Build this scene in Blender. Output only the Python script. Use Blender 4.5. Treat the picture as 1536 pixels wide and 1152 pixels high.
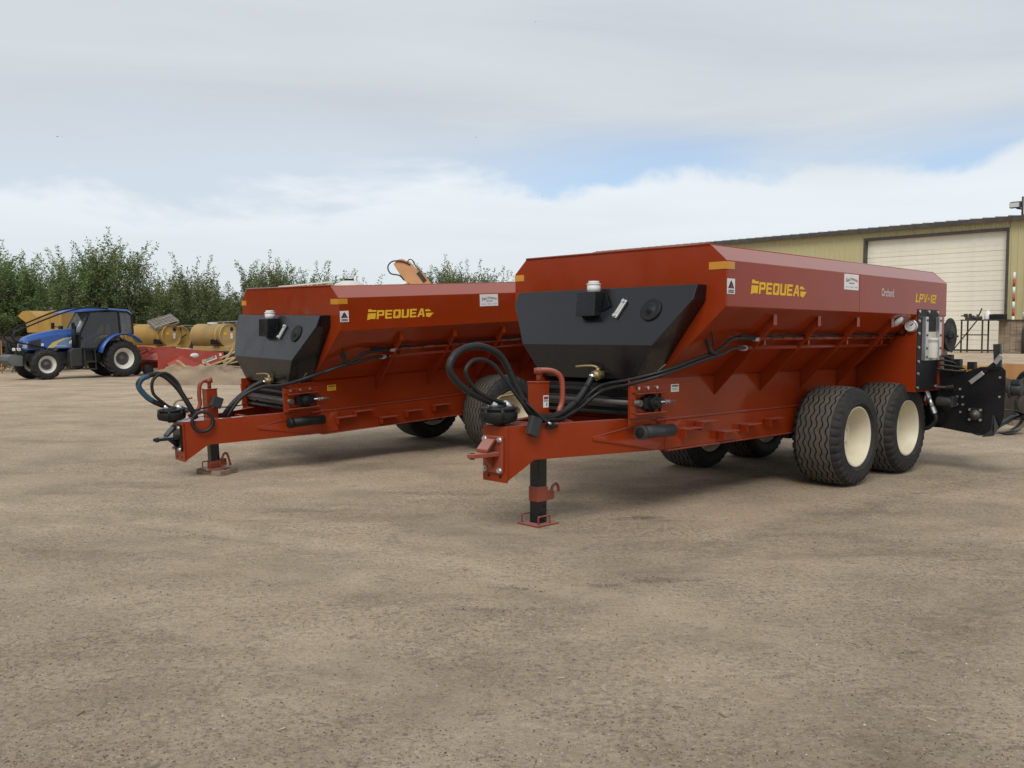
import bpy, bmesh, math, random
import numpy as np
from mathutils import Vector, Matrix, noise as mnoise
R = math.radians
random.seed(7); rng = np.random.default_rng(7)
for o in list(bpy.data.objects): bpy.data.objects.remove(o)
scene = bpy.context.scene
col = scene.collection

# ------------------------------------------------------------------ camera
F_PX, CAM_H, PITCH = 1361.9, 1.664, 0.0597
cam_d = bpy.data.cameras.new('camera'); cam = bpy.data.objects.new('camera', cam_d); col.objects.link(cam)
cam_d.sensor_fit = 'HORIZONTAL'; cam_d.sensor_width = 36; cam_d.lens = 36 * F_PX / 1536
cam_d.clip_start = .05; cam_d.clip_end = 3000
cam.location = (0, 0, CAM_H); cam.rotation_euler = (math.pi / 2 - PITCH, 0, 0)
scene.camera = cam
scene.render.resolution_x, scene.render.resolution_y = 1024, 768

# ------------------------------------------------------------------ world: broken overcast
SUN_EL, SUN_AZ = R(48), R(192)          # azimuth from +Y towards +X
world = bpy.data.worlds.new('World'); scene.world = world; world.use_nodes = True
nt = world.node_tree; nt.nodes.clear()
def N(t, **k):
    n = nt.nodes.new(t)
    for a, b in k.items(): setattr(n, a, b)
    return n
def L(a, b): nt.links.new(a, b)
def math_(op, a, b=None, c=None, clamp=False):
    n = N('ShaderNodeMath', operation=op, use_clamp=clamp)
    for i, x in enumerate((a, b, c)):
        if x is None: continue
        if isinstance(x, (int, float)): n.inputs[i].default_value = x
        else: L(x, n.inputs[i])
    return n.outputs[0]
def sstep(x, lo, hi):
    n = N('ShaderNodeMapRange', interpolation_type='SMOOTHSTEP')
    for i, v in ((0, x), (1, lo), (2, hi)):
        if isinstance(v, (int, float)): n.inputs[i].default_value = v
        else: L(v, n.inputs[i])
    return n.outputs[0]
def wmix(f, a, b):
    n = N('ShaderNodeMix', data_type='RGBA')
    if isinstance(f, (int, float)): n.inputs[0].default_value = f
    else: L(f, n.inputs[0])
    for i, c in ((6, a), (7, b)):
        if isinstance(c, tuple): n.inputs[i].default_value = (*c, 1)
        else: L(c, n.inputs[i])
    return n.outputs[2]
tc0 = N('ShaderNodeTexCoord'); tcr = N('ShaderNodeVectorRotate', rotation_type='Z_AXIS'); L(tc0.outputs['Generated'], tcr.inputs['Vector']); tcr.inputs['Angle'].default_value = R(8.5)
sx = N('ShaderNodeSeparateXYZ'); L(tcr.outputs[0], sx.inputs[0])
def wnoise(scale, detail, rough, loc=(0, 0, 0), dist=0):
    mp = N('ShaderNodeMapping'); L(tcr.outputs[0], mp.inputs[0]); mp.inputs['Scale'].default_value = scale; mp.inputs['Location'].default_value = loc
    n = N('ShaderNodeTexNoise'); L(mp.outputs[0], n.inputs['Vector']); n.inputs['Scale'].default_value = 1
    n.inputs['Detail'].default_value = detail; n.inputs['Roughness'].default_value = rough; n.inputs['Distortion'].default_value = dist
    return math_('SUBTRACT', n.outputs[0], .5)
sky = N('ShaderNodeTexSky', sky_type='NISHITA'); sky.sun_disc = False; sky.sun_elevation = SUN_EL; sky.sun_rotation = SUN_AZ
sky.air_density = 1.0; sky.dust_density = .6; sky.ozone_density = 1.0
STR = .1
K = .91 / STR
zz = sx.outputs['Z']
n_edge = wnoise((2.9, 2.9, 7.0), 9, .58, (1.1, .4, 0), .3)        # cumulus outline
n_big = wnoise((1.5, 1.5, 4.0), 2, .5, (4.6, 2.2, .3))            # where the deck thins
n_deck = wnoise((1.2, 1.2, 10.0), 6, .58, (9.1, 3.3, 2.0), .5)    # streaks in the deck
n_low = wnoise((3, 3, 26), 6, .55, (2.0, 7.0, 1.0), .3)
blue = N('ShaderNodeMix', data_type='RGBA'); blue.inputs[0].default_value = .45; L(sky.outputs[0], blue.inputs[6]); blue.inputs[7].default_value = (.29 * K, .47 * K, .76 * K, 1)
low_edge = math_('ADD', math_('MULTIPLY', n_edge, .20), math_('MULTIPLY_ADD', sx.outputs['X'], .05, .160))
m_low = math_('SUBTRACT', 1, sstep(math_('SUBTRACT', zz, low_edge), -.014, .010))
low_col = wmix(sstep(math_('ADD', math_('MULTIPLY', n_low, .16), zz), .03, .19), (.60 * K, .65 * K, .685 * K), (.69 * K, .735 * K, .775 * K))
m_deck = sstep(math_('ADD', zz, math_('ADD', math_('MULTIPLY', n_big, .30), math_('MULTIPLY', n_deck, .10))), .148, .275)
deck_col = wmix(sstep(math_('ADD', n_deck, math_('MULTIPLY', n_big, .4)), -.30, .30), (.45 * K, .475 * K, .515 * K), (.56 * K, .60 * K, .625 * K))
veil = math_('MULTIPLY', math_('SUBTRACT', 1, sstep(math_('ADD', sx.outputs['X'], math_('MULTIPLY', n_big, .5)), -.34, .10)), .85)   # thicker bank to the west
bluev = wmix(veil, blue.outputs[2], (.55 * K, .60 * K, .645 * K))
c1 = wmix(m_low, bluev, low_col)
c2 = wmix(math_('MULTIPLY', m_deck, .97), c1, deck_col)
# low haze near the horizon
c3 = wmix(math_('MULTIPLY', math_('SUBTRACT', 1, sstep(zz, 0.0, .13)), .75), c2, (.60 * K, .645 * K, .67 * K))
bg = N('ShaderNodeBackground'); bg.inputs[1].default_value = STR; L(c3, bg.inputs[0])
wo = N('ShaderNodeOutputWorld'); L(bg.outputs[0], wo.inputs[0])

sun_d = bpy.data.lights.new('sun', 'SUN'); sun = bpy.data.objects.new('sun', sun_d); col.objects.link(sun)
sun_d.energy = 1.5; sun_d.angle = R(30); sun_d.color = (1, .95, .87)
sdir = Vector((math.sin(SUN_AZ) * math.cos(SUN_EL), math.cos(SUN_AZ) * math.cos(SUN_EL), math.sin(SUN_EL)))
sun.rotation_euler = sdir.to_track_quat('Z', 'Y').to_euler(); sun.location = sdir * 60
vs = scene.view_settings; vs.view_transform = 'Standard'; vs.look = 'None'; vs.exposure = 0.45; vs.gamma = 1; vs.use_curve_mapping = False
scene.render.engine = 'CYCLES'

# ------------------------------------------------------------------ materials
def mat_nodes(name):
    m = bpy.data.materials.new(name); m.use_nodes = True
    t = m.node_tree; b = t.nodes['Principled BSDF']
    return m, t, b
def nd(t, typ, **k):
    n = t.nodes.new(typ)
    for a, v in k.items(): setattr(n, a, v)
    return n
def obj_noise(t, scale, detail=4, rough=.55, coord='Object', stretch=(1, 1, 1)):
    c = nd(t, 'ShaderNodeTexCoord'); mp = nd(t, 'ShaderNodeMapping'); mp.inputs['Scale'].default_value = stretch
    t.links.new(c.outputs[coord], mp.inputs[0])
    n = nd(t, 'ShaderNodeTexNoise'); n.inputs['Scale'].default_value = scale; n.inputs['Detail'].default_value = detail; n.inputs['Roughness'].default_value = rough
    t.links.new(mp.outputs[0], n.inputs['Vector']); return n.outputs[0]
def ramp(t, fac, lo, hi, v0=0., v1=1.):
    n = nd(t, 'ShaderNodeMapRange'); t.links.new(fac, n.inputs[0])
    for i, v in enumerate((lo, hi, v0, v1)): n.inputs[i + 1].default_value = v
    return n.outputs[0]
def cmix(t, f, a, b):
    n = nd(t, 'ShaderNodeMix', data_type='RGBA')
    if isinstance(f, (int, float)): n.inputs[0].default_value = f
    else: t.links.new(f, n.inputs[0])
    for i, c in ((6, a), (7, b)):
        if isinstance(c, tuple): n.inputs[i].default_value = (*c[:3], 1)
        else: t.links.new(c, n.inputs[i])
    return n.outputs[2]
DUST = (.30, .25, .19)
def paint(name, c, rough=.4, metal=0., dust=.12, var=.12, bump=.02, coat=0., bscale=60., dscale=3., spec=.5, rvar=.22, top=0.):
    m, t, b = mat_nodes(name)
    n1 = obj_noise(t, dscale, 6, .65)
    dk = tuple(x * (1 - var) for x in c); lt = tuple(min(1, x * (1 + var)) for x in c)
    base = cmix(t, ramp(t, obj_noise(t, 1.3, 3), .3, .7), dk, lt)
    base = cmix(t, ramp(t, n1, .45, .8, 0, dust), base, DUST)
    if top:                                   # pale sky sheen painted onto upward faces, along with a dust film
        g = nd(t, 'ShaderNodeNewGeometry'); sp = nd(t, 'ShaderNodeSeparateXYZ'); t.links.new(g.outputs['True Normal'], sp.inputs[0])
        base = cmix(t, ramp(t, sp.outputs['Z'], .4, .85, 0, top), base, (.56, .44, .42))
    t.links.new(base, b.inputs['Base Color'])
    t.links.new(ramp(t, n1, .3, .75, max(.04, rough - .07), min(1, rough + rvar)), b.inputs['Roughness'])
    b.inputs['Metallic'].default_value = metal; b.inputs['Coat Weight'].default_value = coat; b.inputs['Coat Roughness'].default_value = .12
    b.inputs['Specular IOR Level'].default_value = spec
    if bump:
        bn = nd(t, 'ShaderNodeBump'); bn.inputs['Strength'].default_value = bump; bn.inputs['Distance'].default_value = .01
        t.links.new(obj_noise(t, bscale, 3), bn.inputs['Height']); t.links.new(bn.outputs[0], b.inputs['Normal'])
    return m
M = {}
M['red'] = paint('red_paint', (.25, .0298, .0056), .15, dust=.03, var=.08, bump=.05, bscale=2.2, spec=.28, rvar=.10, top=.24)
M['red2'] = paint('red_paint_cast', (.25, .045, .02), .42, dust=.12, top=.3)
M['black'] = paint('black_paint', (.005, .0055, .0078), .22, dust=.005, bump=.02, bscale=2.5, coat=.08)
M['blackm'] = paint('black_matte', (.006, .006, .0065), .5, dust=.015, spec=.35)
M['rubber'] = paint('hose_rubber', (.006, .006, .007), .5, dust=.03, dscale=9)
M['hose_blue'] = paint('hose_blue', (.02, .07, .13), .5, dust=.05)
M['tyre'] = paint('tyre_rubber', (.092, .083, .071), .85, dust=.18, dscale=14, bump=.1, bscale=90, spec=.25)
M['tyre_side'] = paint('tyre_sidewall', (.020, .020, .021), .62, dust=.10, dscale=10, bump=.08, bscale=90, spec=.3)
M['cream'] = paint('cream_rim', (.62, .57, .43), .42, dust=.25, dscale=6)
M['steel'] = paint('zinc_steel', (.62, .63, .64), .3, metal=.9, dust=.1)
M['iron'] = paint('bare_iron', (.10, .095, .09), .5, metal=.6, dust=.3)
M['brass'] = paint('brass', (.30, .23, .11), .4, metal=.8, dust=.3)
M['white'] = paint('white_sticker', (.70, .70, .70), .5, dust=.08, bump=0)
M['yellow'] = paint('yellow_vinyl', (.74, .44, .03), .6, dust=.03, bump=0, spec=.25)
M['amber'] = paint('amber_reflector', (.55, .24, .02), .3, dust=.1, bump=0)
M['inkb'] = paint('black_ink', (.02, .02, .025), .5, bump=0, dust=0)
M['inkr'] = paint('red_ink', (.22, .03, .04), .5, bump=0, dust=0)
M['inkg'] = paint('grey_ink', (.16, .17, .2), .5, bump=0, dust=0)
M['redlens'] = paint('red_lens', (.35, .012, .01), .2, bump=0, dust=.2)
M['clear'] = paint('cloudy_plastic', (.52, .51, .44), .25, dust=.25, dscale=12)
M['yel_tank'] = paint('yellow_enamel', (.44, .26, .06), .5, dust=.35, var=.15)
M['tan_tank'] = paint('faded_yellow_enamel', (.42, .28, .10), .55, dust=.45, var=.15)
M['orange'] = paint('orange_machine', (.55, .27, .12), .5, dust=.3)
M['orange2'] = paint('orange_rust', (.36, .17, .05), .65, dust=.4, var=.3)
M['blue'] = paint('blue_enamel', (.02, .088, .34), .3, dust=.10, coat=.2)
M['blue_pale'] = paint('pale_blue_decal', (.15, .27, .48), .4, dust=.1)
M['swoosh'] = paint('yellow_decal', (.62, .52, .14), .4, dust=.1)
M['mower'] = paint('mower_red', (.37, .046, .028), .4, dust=.25, coat=.1)
M['rim_white'] = paint('white_rim', (.62, .62, .56), .45, dust=.3)
M['grey_dark'] = paint('dark_grey_paint', (.022, .024, .027), .5, dust=.12)
M['weight'] = paint('grey_weight', (.10, .115, .12), .55, dust=.3)
M['hub'] = paint('hub_grey', (.07, .07, .075), .5, dust=.3)
M['white_poly'] = paint('white_poly', (.62, .60, .56), .5, dust=.15)
M['trim'] = paint('brown_trim', (.055, .045, .042), .5, dust=.2)
M['junk'] = paint('rusty_iron', (.045, .034, .028), .8, dust=.12, var=.4)
M['bone'] = paint('white_bottle', (.7, .71, .72), .45, dust=.15)
M['soil'] = paint('loose_soil', (.27, .205, .14), .95, dust=.3, var=.3, bump=.8, bscale=9, spec=.1)
M['seat'] = paint('seat_fabric', (.16, .15, .14), .8)
M['bird'] = paint('bird_dark', (.03, .03, .03), .8, bump=0)

def wood(name, c, scale=18):
    m, t, b = mat_nodes(name)
    g = obj_noise(t, scale, 6, .6, stretch=(.12, 1, 1)); oi = nd(t, 'ShaderNodeObjectInfo')
    base = cmix(t, ramp(t, g, .35, .7), tuple(x * .6 for x in c), tuple(min(1, x * 1.25) for x in c))
    v = nd(t, 'ShaderNodeHueSaturation'); t.links.new(base, v.inputs['Color']); t.links.new(ramp(t, oi.outputs['Random'], 0, 1, .75, 1.2), v.inputs['Value'])
    t.links.new(v.outputs[0], b.inputs['Base Color']); b.inputs['Roughness'].default_value = .85
    bn = nd(t, 'ShaderNodeBump'); bn.inputs['Strength'].default_value = .4; bn.inputs['Distance'].default_value = .004
    t.links.new(g, bn.inputs['Height']); t.links.new(bn.outputs[0], b.inputs['Normal']); return m
M['board'] = wood('new_lumber', (.46, .33, .17)); M['oldwood'] = wood('weathered_wood', (.27, .24, .21)); M['block'] = wood('dirty_board', (.26, .20, .14))

def wallmat(name, c, streak=.25):
    m, t, b = mat_nodes(name)
    s = obj_noise(t, 1.2, 6, .65, stretch=(2.5, 2.5, .35)); s2 = obj_noise(t, .5, 4)
    base = cmix(t, ramp(t, s, .45, .8, 0, streak), c, tuple(x * .55 for x in c))
    base = cmix(t, ramp(t, s2, .4, .75, 0, .18), base, DUST)
    t.links.new(base, b.inputs['Base Color']); b.inputs['Roughness'].default_value = .5; return m
M['siding'] = wallmat('olive_siding', (.47, .42, .225), .18); M['door'] = wallmat('cream_door', (.80, .755, .64), .2); M['roof'] = wallmat('grey_roof', (.18, .18, .185)); M['concrete'] = wallmat('concrete', (.36, .32, .26))

def glassmat(name, tint, alpha):
    m, t, b = mat_nodes(name)
    b.inputs['Base Color'].default_value = (*tint, 1); b.inputs['Roughness'].default_value = .06; b.inputs['Alpha'].default_value = alpha
    b.inputs['Specular IOR Level'].default_value = .8; return m
M['glass'] = glassmat('tinted_glass', (.03, .034, .038), .5); M['glass_rear'] = glassmat('rear_glass', (.12, .13, .14), .6); M['lamp'] = glassmat('lamp_glass', (.55, .57, .58), .9)
M['mirror'] = paint('mirror_glass', (.5, .55, .55), .1, metal=1, bump=0, dust=.05)

def leafmat(name, a, b_):
    m, t, b = mat_nodes(name)
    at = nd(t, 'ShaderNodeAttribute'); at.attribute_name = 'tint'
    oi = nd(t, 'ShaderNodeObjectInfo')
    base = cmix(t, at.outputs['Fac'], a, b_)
    v = nd(t, 'ShaderNodeHueSaturation'); t.links.new(base, v.inputs['Color']); t.links.new(ramp(t, oi.outputs['Random'], 0, 1, .85, 1.2), v.inputs['Value']); t.links.new(ramp(t, oi.outputs['Random'], 0, 1, .48, .515), v.inputs['Hue'])
    t.links.new(v.outputs[0], b.inputs['Base Color']); b.inputs['Roughness'].default_value = .55
    tr = nd(t, 'ShaderNodeBsdfTranslucent'); t.links.new(v.outputs[0], tr.inputs[0])
    ms = nd(t, 'ShaderNodeMixShader'); ms.inputs[0].default_value = .35
    t.links.new(b.outputs[0], ms.inputs[1]); t.links.new(tr.outputs[0], ms.inputs[2]); t.links.new(ms.outputs[0], t.nodes['Material Output'].inputs[0]); return m
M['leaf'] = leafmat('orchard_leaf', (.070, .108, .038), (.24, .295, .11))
M['bark'] = paint('bark', (.085, .07, .055), .9, dust=.2, bump=.5, bscale=30)
M['grass'] = leafmat('dry_grass', (.10, .11, .04), (.25, .21, .10))

# ------------------------------------------------------------------ mesh helpers
class MB:
    def __init__(s, flip=False): s.v = []; s.f = []; s.sm = []; s.flip = flip
    def add(s, vs, fs, smooth=False):
        o = len(s.v); s.v += [tuple(p) for p in vs]
        for f in fs: s.f.append(tuple(i + o for i in f)); s.sm.append(smooth)
        return s
    def box(s, x0, x1, y0, y1, z0, z1):
        vs = [(x, y, z) for x in (x0, x1) for y in (y0, y1) for z in (z0, z1)]
        return s.add(vs, [(0, 1, 3, 2), (4, 6, 7, 5), (0, 4, 5, 1), (2, 3, 7, 6), (0, 2, 6, 4), (1, 5, 7, 3)])
    def obox(s, c, size, rot):
        m = Matrix(rot) if not isinstance(rot, Matrix) else rot
        vs = [Vector(c) + m @ Vector((sx_ * size[0] / 2, sy * size[1] / 2, sz * size[2] / 2)) for sx_ in (-1, 1) for sy in (-1, 1) for sz in (-1, 1)]
        return s.add(vs, [(0, 1, 3, 2), (4, 6, 7, 5), (0, 4, 5, 1), (2, 3, 7, 6), (0, 2, 6, 4), (1, 5, 7, 3)])
    def beam(s, a, b, w, h, up=(0, 0, 1)):
        a = Vector(a); b = Vector(b); d = (b - a).normalized(); upv = Vector(up)
        if abs(d.dot(upv)) > .98: upv = Vector((1, 0, 0))
        sd = d.cross(upv).normalized(); u2 = sd.cross(d)
        vs = [p + sd * (i * w / 2) + u2 * (j * h / 2) for p in (a, b) for i in (-1, 1) for j in (-1, 1)]
        return s.add(vs, [(0, 1, 3, 2), (4, 6, 7, 5), (0, 4, 5, 1), (2, 3, 7, 6), (0, 2, 6, 4), (1, 5, 7, 3)])
    def prism(s, poly, ext):
        n = len(poly); e = Vector(ext); p = [Vector(q) for q in poly]
        return s.add(p + [q + e for q in p], [tuple(range(n))[::-1], tuple(range(n, 2 * n))] + [(i, (i + 1) % n, (i + 1) % n + n, i + n) for i in range(n)])
    def poly(s, pts): return s.add(pts, [tuple(range(len(pts)))])
    def tube(s, path, r, seg=10, smooth=True, cap=True):
        P = [Vector(p) for p in path]; n = len(P); rr = r if isinstance(r, (list, tuple)) else [r] * n
        T = [(P[min(i + 1, n - 1)] - P[max(i - 1, 0)]).normalized() for i in range(n)]
        up = Vector((0, 0, 1)) if abs(T[0].z) < .9 else Vector((1, 0, 0))
        nrm = T[0].cross(up).normalized(); vs = []
        for i in range(n):
            nrm = (nrm - T[i] * nrm.dot(T[i])).normalized(); bi = T[i].cross(nrm)
            for k in range(seg):
                a = 2 * math.pi * k / seg; vs.append(P[i] + (nrm * math.cos(a) + bi * math.sin(a)) * rr[i])
        fs = [(i * seg + k, i * seg + (k + 1) % seg, (i + 1) * seg + (k + 1) % seg, (i + 1) * seg + k) for i in range(n - 1) for k in range(seg)]
        s.add(vs, fs, smooth)
        if cap:
            o = len(s.v) - len(vs)
            s.f.append(tuple(o + k for k in range(seg))[::-1]); s.sm.append(False)
            s.f.append(tuple(o + (n - 1) * seg + k for k in range(seg))); s.sm.append(False)
        return s
    def cyl(s, a, b, r, seg=16, r2=None, smooth=True):
        return s.tube([a, b], [r, r if r2 is None else r2], seg, smooth)
    def lathe(s, prof, org, axis, seg=32, smooth=True, closed=False):
        ax = Vector(axis).normalized(); up = Vector((0, 0, 1)) if abs(ax.z) < .9 else Vector((1, 0, 0))
        e1 = ax.cross(up).normalized(); e2 = ax.cross(e1); o = Vector(org); vs = []
        for (a, r) in prof:
            for k in range(seg):
                t = 2 * math.pi * k / seg; vs.append(o + ax * a + (e1 * math.cos(t) + e2 * math.sin(t)) * r)
        n = len(prof)
        fs = [(i * seg + k, i * seg + (k + 1) % seg, ((i + 1) % n) * seg + (k + 1) % seg, ((i + 1) % n) * seg + k) for i in range(n if closed else n - 1) for k in range(seg)]
        return s.add(vs, fs, smooth)
    def mesh(s, name, recalc=True):
        me = bpy.data.meshes.new(name)
        vs = [(x, -y, z) for x, y, z in s.v] if s.flip else s.v
        me.from_pydata(vs, [], [f[::-1] for f in s.f] if s.flip else s.f)
        me.polygons.foreach_set('use_smooth', s.sm)
        if recalc:
            bm = bmesh.new(); bm.from_mesh(me); bmesh.ops.recalc_face_normals(bm, faces=bm.faces); bm.to_mesh(me); bm.free()
        me.update(); return me
    def build(s, name, mat, parent=None, bevel=0, recalc=True):
        me = s.mesh(name, recalc); me.materials.append(M[mat] if isinstance(mat, str) else mat)
        o = bpy.data.objects.new(name, me); col.objects.link(o)
        if parent is not None: o.parent = parent
        if bevel:
            b = o.modifiers.new('bevel', 'BEVEL'); b.width = bevel; b.segments = 2; b.limit_method = 'ANGLE'; b.angle_limit = R(40)
        return o
def empty(name, loc=(0, 0, 0), rz=0):
    o = bpy.data.objects.new(name, None); col.objects.link(o); o.location = loc; o.rotation_euler = (0, 0, rz); o.empty_display_size = .3; return o
def tag(o, label, cat, group=None, kind=None):
    if label: o['label'] = label
    if cat: o['category'] = cat
    if group: o['group'] = group
    if kind: o['kind'] = kind
    return o
def link(name, me, parent=None, loc=None, rot=None):
    o = bpy.data.objects.new(name, me); col.objects.link(o)
    if parent is not None: o.parent = parent
    if loc is not None: o.location = loc
    if rot is not None: o.rotation_euler = rot
    return o
def spline(pts, n=8):
    P = [Vector(p) for p in pts]; P = [P[0] * 2 - P[1]] + P + [P[-1] * 2 - P[-2]]; out = []
    for i in range(1, len(P) - 2):
        for k in range(n):
            t = k / n; a, b, c, d = P[i - 1:i + 3]
            out.append(.5 * ((2 * b) + (c - a) * t + (2 * a - 5 * b + 4 * c - d) * t * t + (3 * b - a - 3 * c + d) * t ** 3))
    out.append(P[-2]); return out
# ------------------------------------------------------------------ ground
WN = Vector((-.745, -.667)); W0 = Vector((22.3, 48.0)); WD = Vector((.667, -.745)); PAD = .57
def smooth01(x): x = max(0., min(1., x)); return x * x * (3 - 2 * x)
def rise(x, y):
    s = (x - W0.x) * WN.x + (y - W0.y) * WN.y
    t = (x - W0.x) * WD.x + (y - W0.y) * WD.y
    return PAD * smooth01((25 - s) / 22) * smooth01((t + 45) / 15)
CONTACT = []
for (px_, py_, yw, feet) in ((.909, 8.511, .7678, (-.945,)), (-2.7815, 11.546, .7221, (-1.06,))):
    for u_, v_ in [(2.723 + k_ * 1.272, s_ * .9) for k_ in (0, 1) for s_ in (1, -1)] + [(f_, 0) for f_ in feet]:
        CONTACT.append((px_ + u_ * math.cos(yw) + v_ * math.sin(yw), py_ + u_ * math.sin(yw) - v_ * math.cos(yw)))
def gz(x, y, fine=True):
    z = rise(x, y)
    if fine and y < 45:
        p = Vector((x, y, 0))
        z += .020 * mnoise.noise(p * .35) + .012 * mnoise.noise(p * 1.1 + Vector((7, 3, 1)))
        if y < 18:
            k = max(0, 1 - y / 18)
            z += .007 * mnoise.fractal(p * 3.1 + Vector((3, 9, 2)), 1.0, 2.1, 3)
            r_ = mnoise.noise(p * .8 + Vector((11, 5, 0)))
            if r_ > .12: z += .010 * (r_ - .12) * 3 * mnoise.noise(p * 14)
        if y < 16:
            for cx_, cy_, r0_ in ((-9., -6., 13.2), (-9., -6., 15.0), (14., -4., 14.6), (14., -4., 16.5)):
                d_ = abs(math.hypot(x - cx_, y - cy_) - r0_ + .12 * mnoise.noise(p * .9)) / .24
                if d_ < 1.4: z += .013 * (math.exp(-((d_ - 1.1) * 4) ** 2) * .8 - max(0, 1 - d_ * d_)) * smooth01(.5 + 1.6 * mnoise.noise(p * .55 + Vector((2, 8, 0)))) * (1 + .6 * mnoise.noise(p * 9))
        w_ = 1.
        for cx_, cy_ in CONTACT:
            d2 = (x - cx_) ** 2 + (y - cy_) ** 2
            if d2 < 2: w_ *= 1 - math.exp(-d2 / .25)
        z *= w_
        d2 = (x - CONTACT[9][0]) ** 2 + (y - CONTACT[9][1]) ** 2
        if d2 < 12: z -= .065 * math.exp(-d2 / 1.4)
        d2 = (x - CONTACT[4][0]) ** 2 + (y - CONTACT[4][1]) ** 2
        if d2 < 12: z -= .03 * math.exp(-d2 / 1.4)
    return z
def axis(lo, hi, d0, d1, step, grow):
    a = list(np.arange(d0, d1, step)); s = step; x = a[-1]
    while x < hi: s *= grow; x += s; a.append(x)
    s = step; x = d0
    while x > lo: s *= grow; x -= s; a.insert(0, x)
    return a
xs = axis(-900, 900, -7.5, 10.5, .075, 1.16); ys = axis(-60, 1500, 3.4, 15, .065, 1.085)
gv = [(x, y, gz(x, y)) for y in ys for x in xs]; nx_ = len(xs)
gf = [(j * nx_ + i, j * nx_ + i + 1, (j + 1) * nx_ + i + 1, (j + 1) * nx_ + i) for j in range(len(ys) - 1) for i in range(nx_ - 1)]
gme = bpy.data.meshes.new('ground'); gme.from_pydata(gv, [], gf); gme.polygons.foreach_set('use_smooth', [True] * len(gf)); gme.update()
def ground_mat():
    m, t, b = mat_nodes('packed_dirt')
    def nz(scale, det=5, ro=.6, st=(1, 1, 1)): return obj_noise(t, scale, det, ro, 'Object', st)
    A, B_, C_, D_ = (.64, .498, .356), (.53, .415, .296), (.76, .61, .45), (.145, .112, .082)
    base = cmix(t, ramp(t, nz(.45, 5, .6), .35, .68), A, B_)
    base = cmix(t, ramp(t, nz(1.7, 6, .65, (.8, 1.2, 1)), .45, .68, 0, .75), base, C_)
    base = cmix(t, ramp(t, nz(3.4, 9, .8, (.8, 1.2, 1)), .55, .68, 0, .75), base, D_)        # trampled darker smears
    base = cmix(t, ramp(t, nz(.21, 3), .5, .72, 0, .25), base, (.19, .152, .115))
    sandy = ramp(t, nz(.75, 5, .65), .36, .60)                                               # 0 = bare smooth sand, 1 = gritty
    def gated(fac, lo=.35):
        mu = nd(t, 'ShaderNodeMath', operation='MULTIPLY'); t.links.new(fac, mu.inputs[0]); t.links.new(ramp(t, sandy, 0, 1, lo, 1.), mu.inputs[1]); return mu.outputs[0]
    base = cmix(t, gated(ramp(t, nz(26, 7, .85), .45, .62, 0, .74)), base, (.15, .115, .083))  # grit, dark crumbs
    base = cmix(t, ramp(t, nz(44, 5, .85), .52, .66, 0, .7), base, (.74, .63, .50))         # pale grains
    base = cmix(t, ramp(t, nz(.9, 4, .6), .48, .68, 0, .45), base, (.33, .28, .20))
    base = cmix(t, ramp(t, nz(.6, 6, .7, (.6, 1.4, 1)), .52, .66, 0, .42), base, (.26, .195, .135))           # greyer, greener patches
    for sc, lo, hi, f, c, keep in ((34, .12, .24, .85, (.11, .085, .062), .50), (21, .10, .20, .8, (.12, .092, .068), .66), (27, .10, .22, .8, (.80, .70, .58), .62)):
        vo = nd(t, 'ShaderNodeTexVoronoi'); vo.inputs['Scale'].default_value = sc; tcn = nd(t, 'ShaderNodeTexCoord'); t.links.new(tcn.outputs['Object'], vo.inputs['Vector'])
        sp = nd(t, 'ShaderNodeSeparateColor'); t.links.new(vo.outputs['Color'], sp.inputs[0])
        pick = ramp(t, sp.outputs[0], keep - .01, keep + .01); dot = ramp(t, vo.outputs['Distance'], lo, hi, f, 0)
        mu = nd(t, 'ShaderNodeMath', operation='MULTIPLY'); t.links.new(pick, mu.inputs[0]); t.links.new(dot, mu.inputs[1])
        base = cmix(t, gated(mu.outputs[0], .45), base, c)
    # faint wheel tracks where vehicles turn
    for (cx, cy, r0, w, f, c) in ((-9., -6., 13.2, .22, .38, C_), (-9., -6., 15.0, .22, .38, C_), (14., -4., 14.6, .25, .22, D_), (14., -4., 16.5, .25, .22, D_), (-3., 30., 23.4, .2, .2, D_)):
        tcn = nd(t, 'ShaderNodeTexCoord'); vm = nd(t, 'ShaderNodeVectorMath', operation='DISTANCE'); t.links.new(tcn.outputs['Object'], vm.inputs[0]); vm.inputs[1].default_value = (cx, cy, 0)
        wv = nd(t, 'ShaderNodeMath', operation='MULTIPLY_ADD'); t.links.new(nz(1.3, 5, .7), wv.inputs[0]); wv.inputs[1].default_value = .5; t.links.new(vm.outputs['Value'], wv.inputs[2])
        sb = nd(t, 'ShaderNodeMath', operation='SUBTRACT'); t.links.new(wv.outputs[0], sb.inputs[0]); sb.inputs[1].default_value = r0 + .25
        ab = nd(t, 'ShaderNodeMath', operation='ABSOLUTE'); t.links.new(sb.outputs[0], ab.inputs[0])
        br = nd(t, 'ShaderNodeMath', operation='MULTIPLY'); t.links.new(ramp(t, ab.outputs[0], w * .5, w, f, 0), br.inputs[0]); t.links.new(ramp(t, nz(5, 6, .75), .38, .62), br.inputs[1])
        base = cmix(t, br.outputs[0], base, c)
    wob = nz(7, 6, .7)
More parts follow.
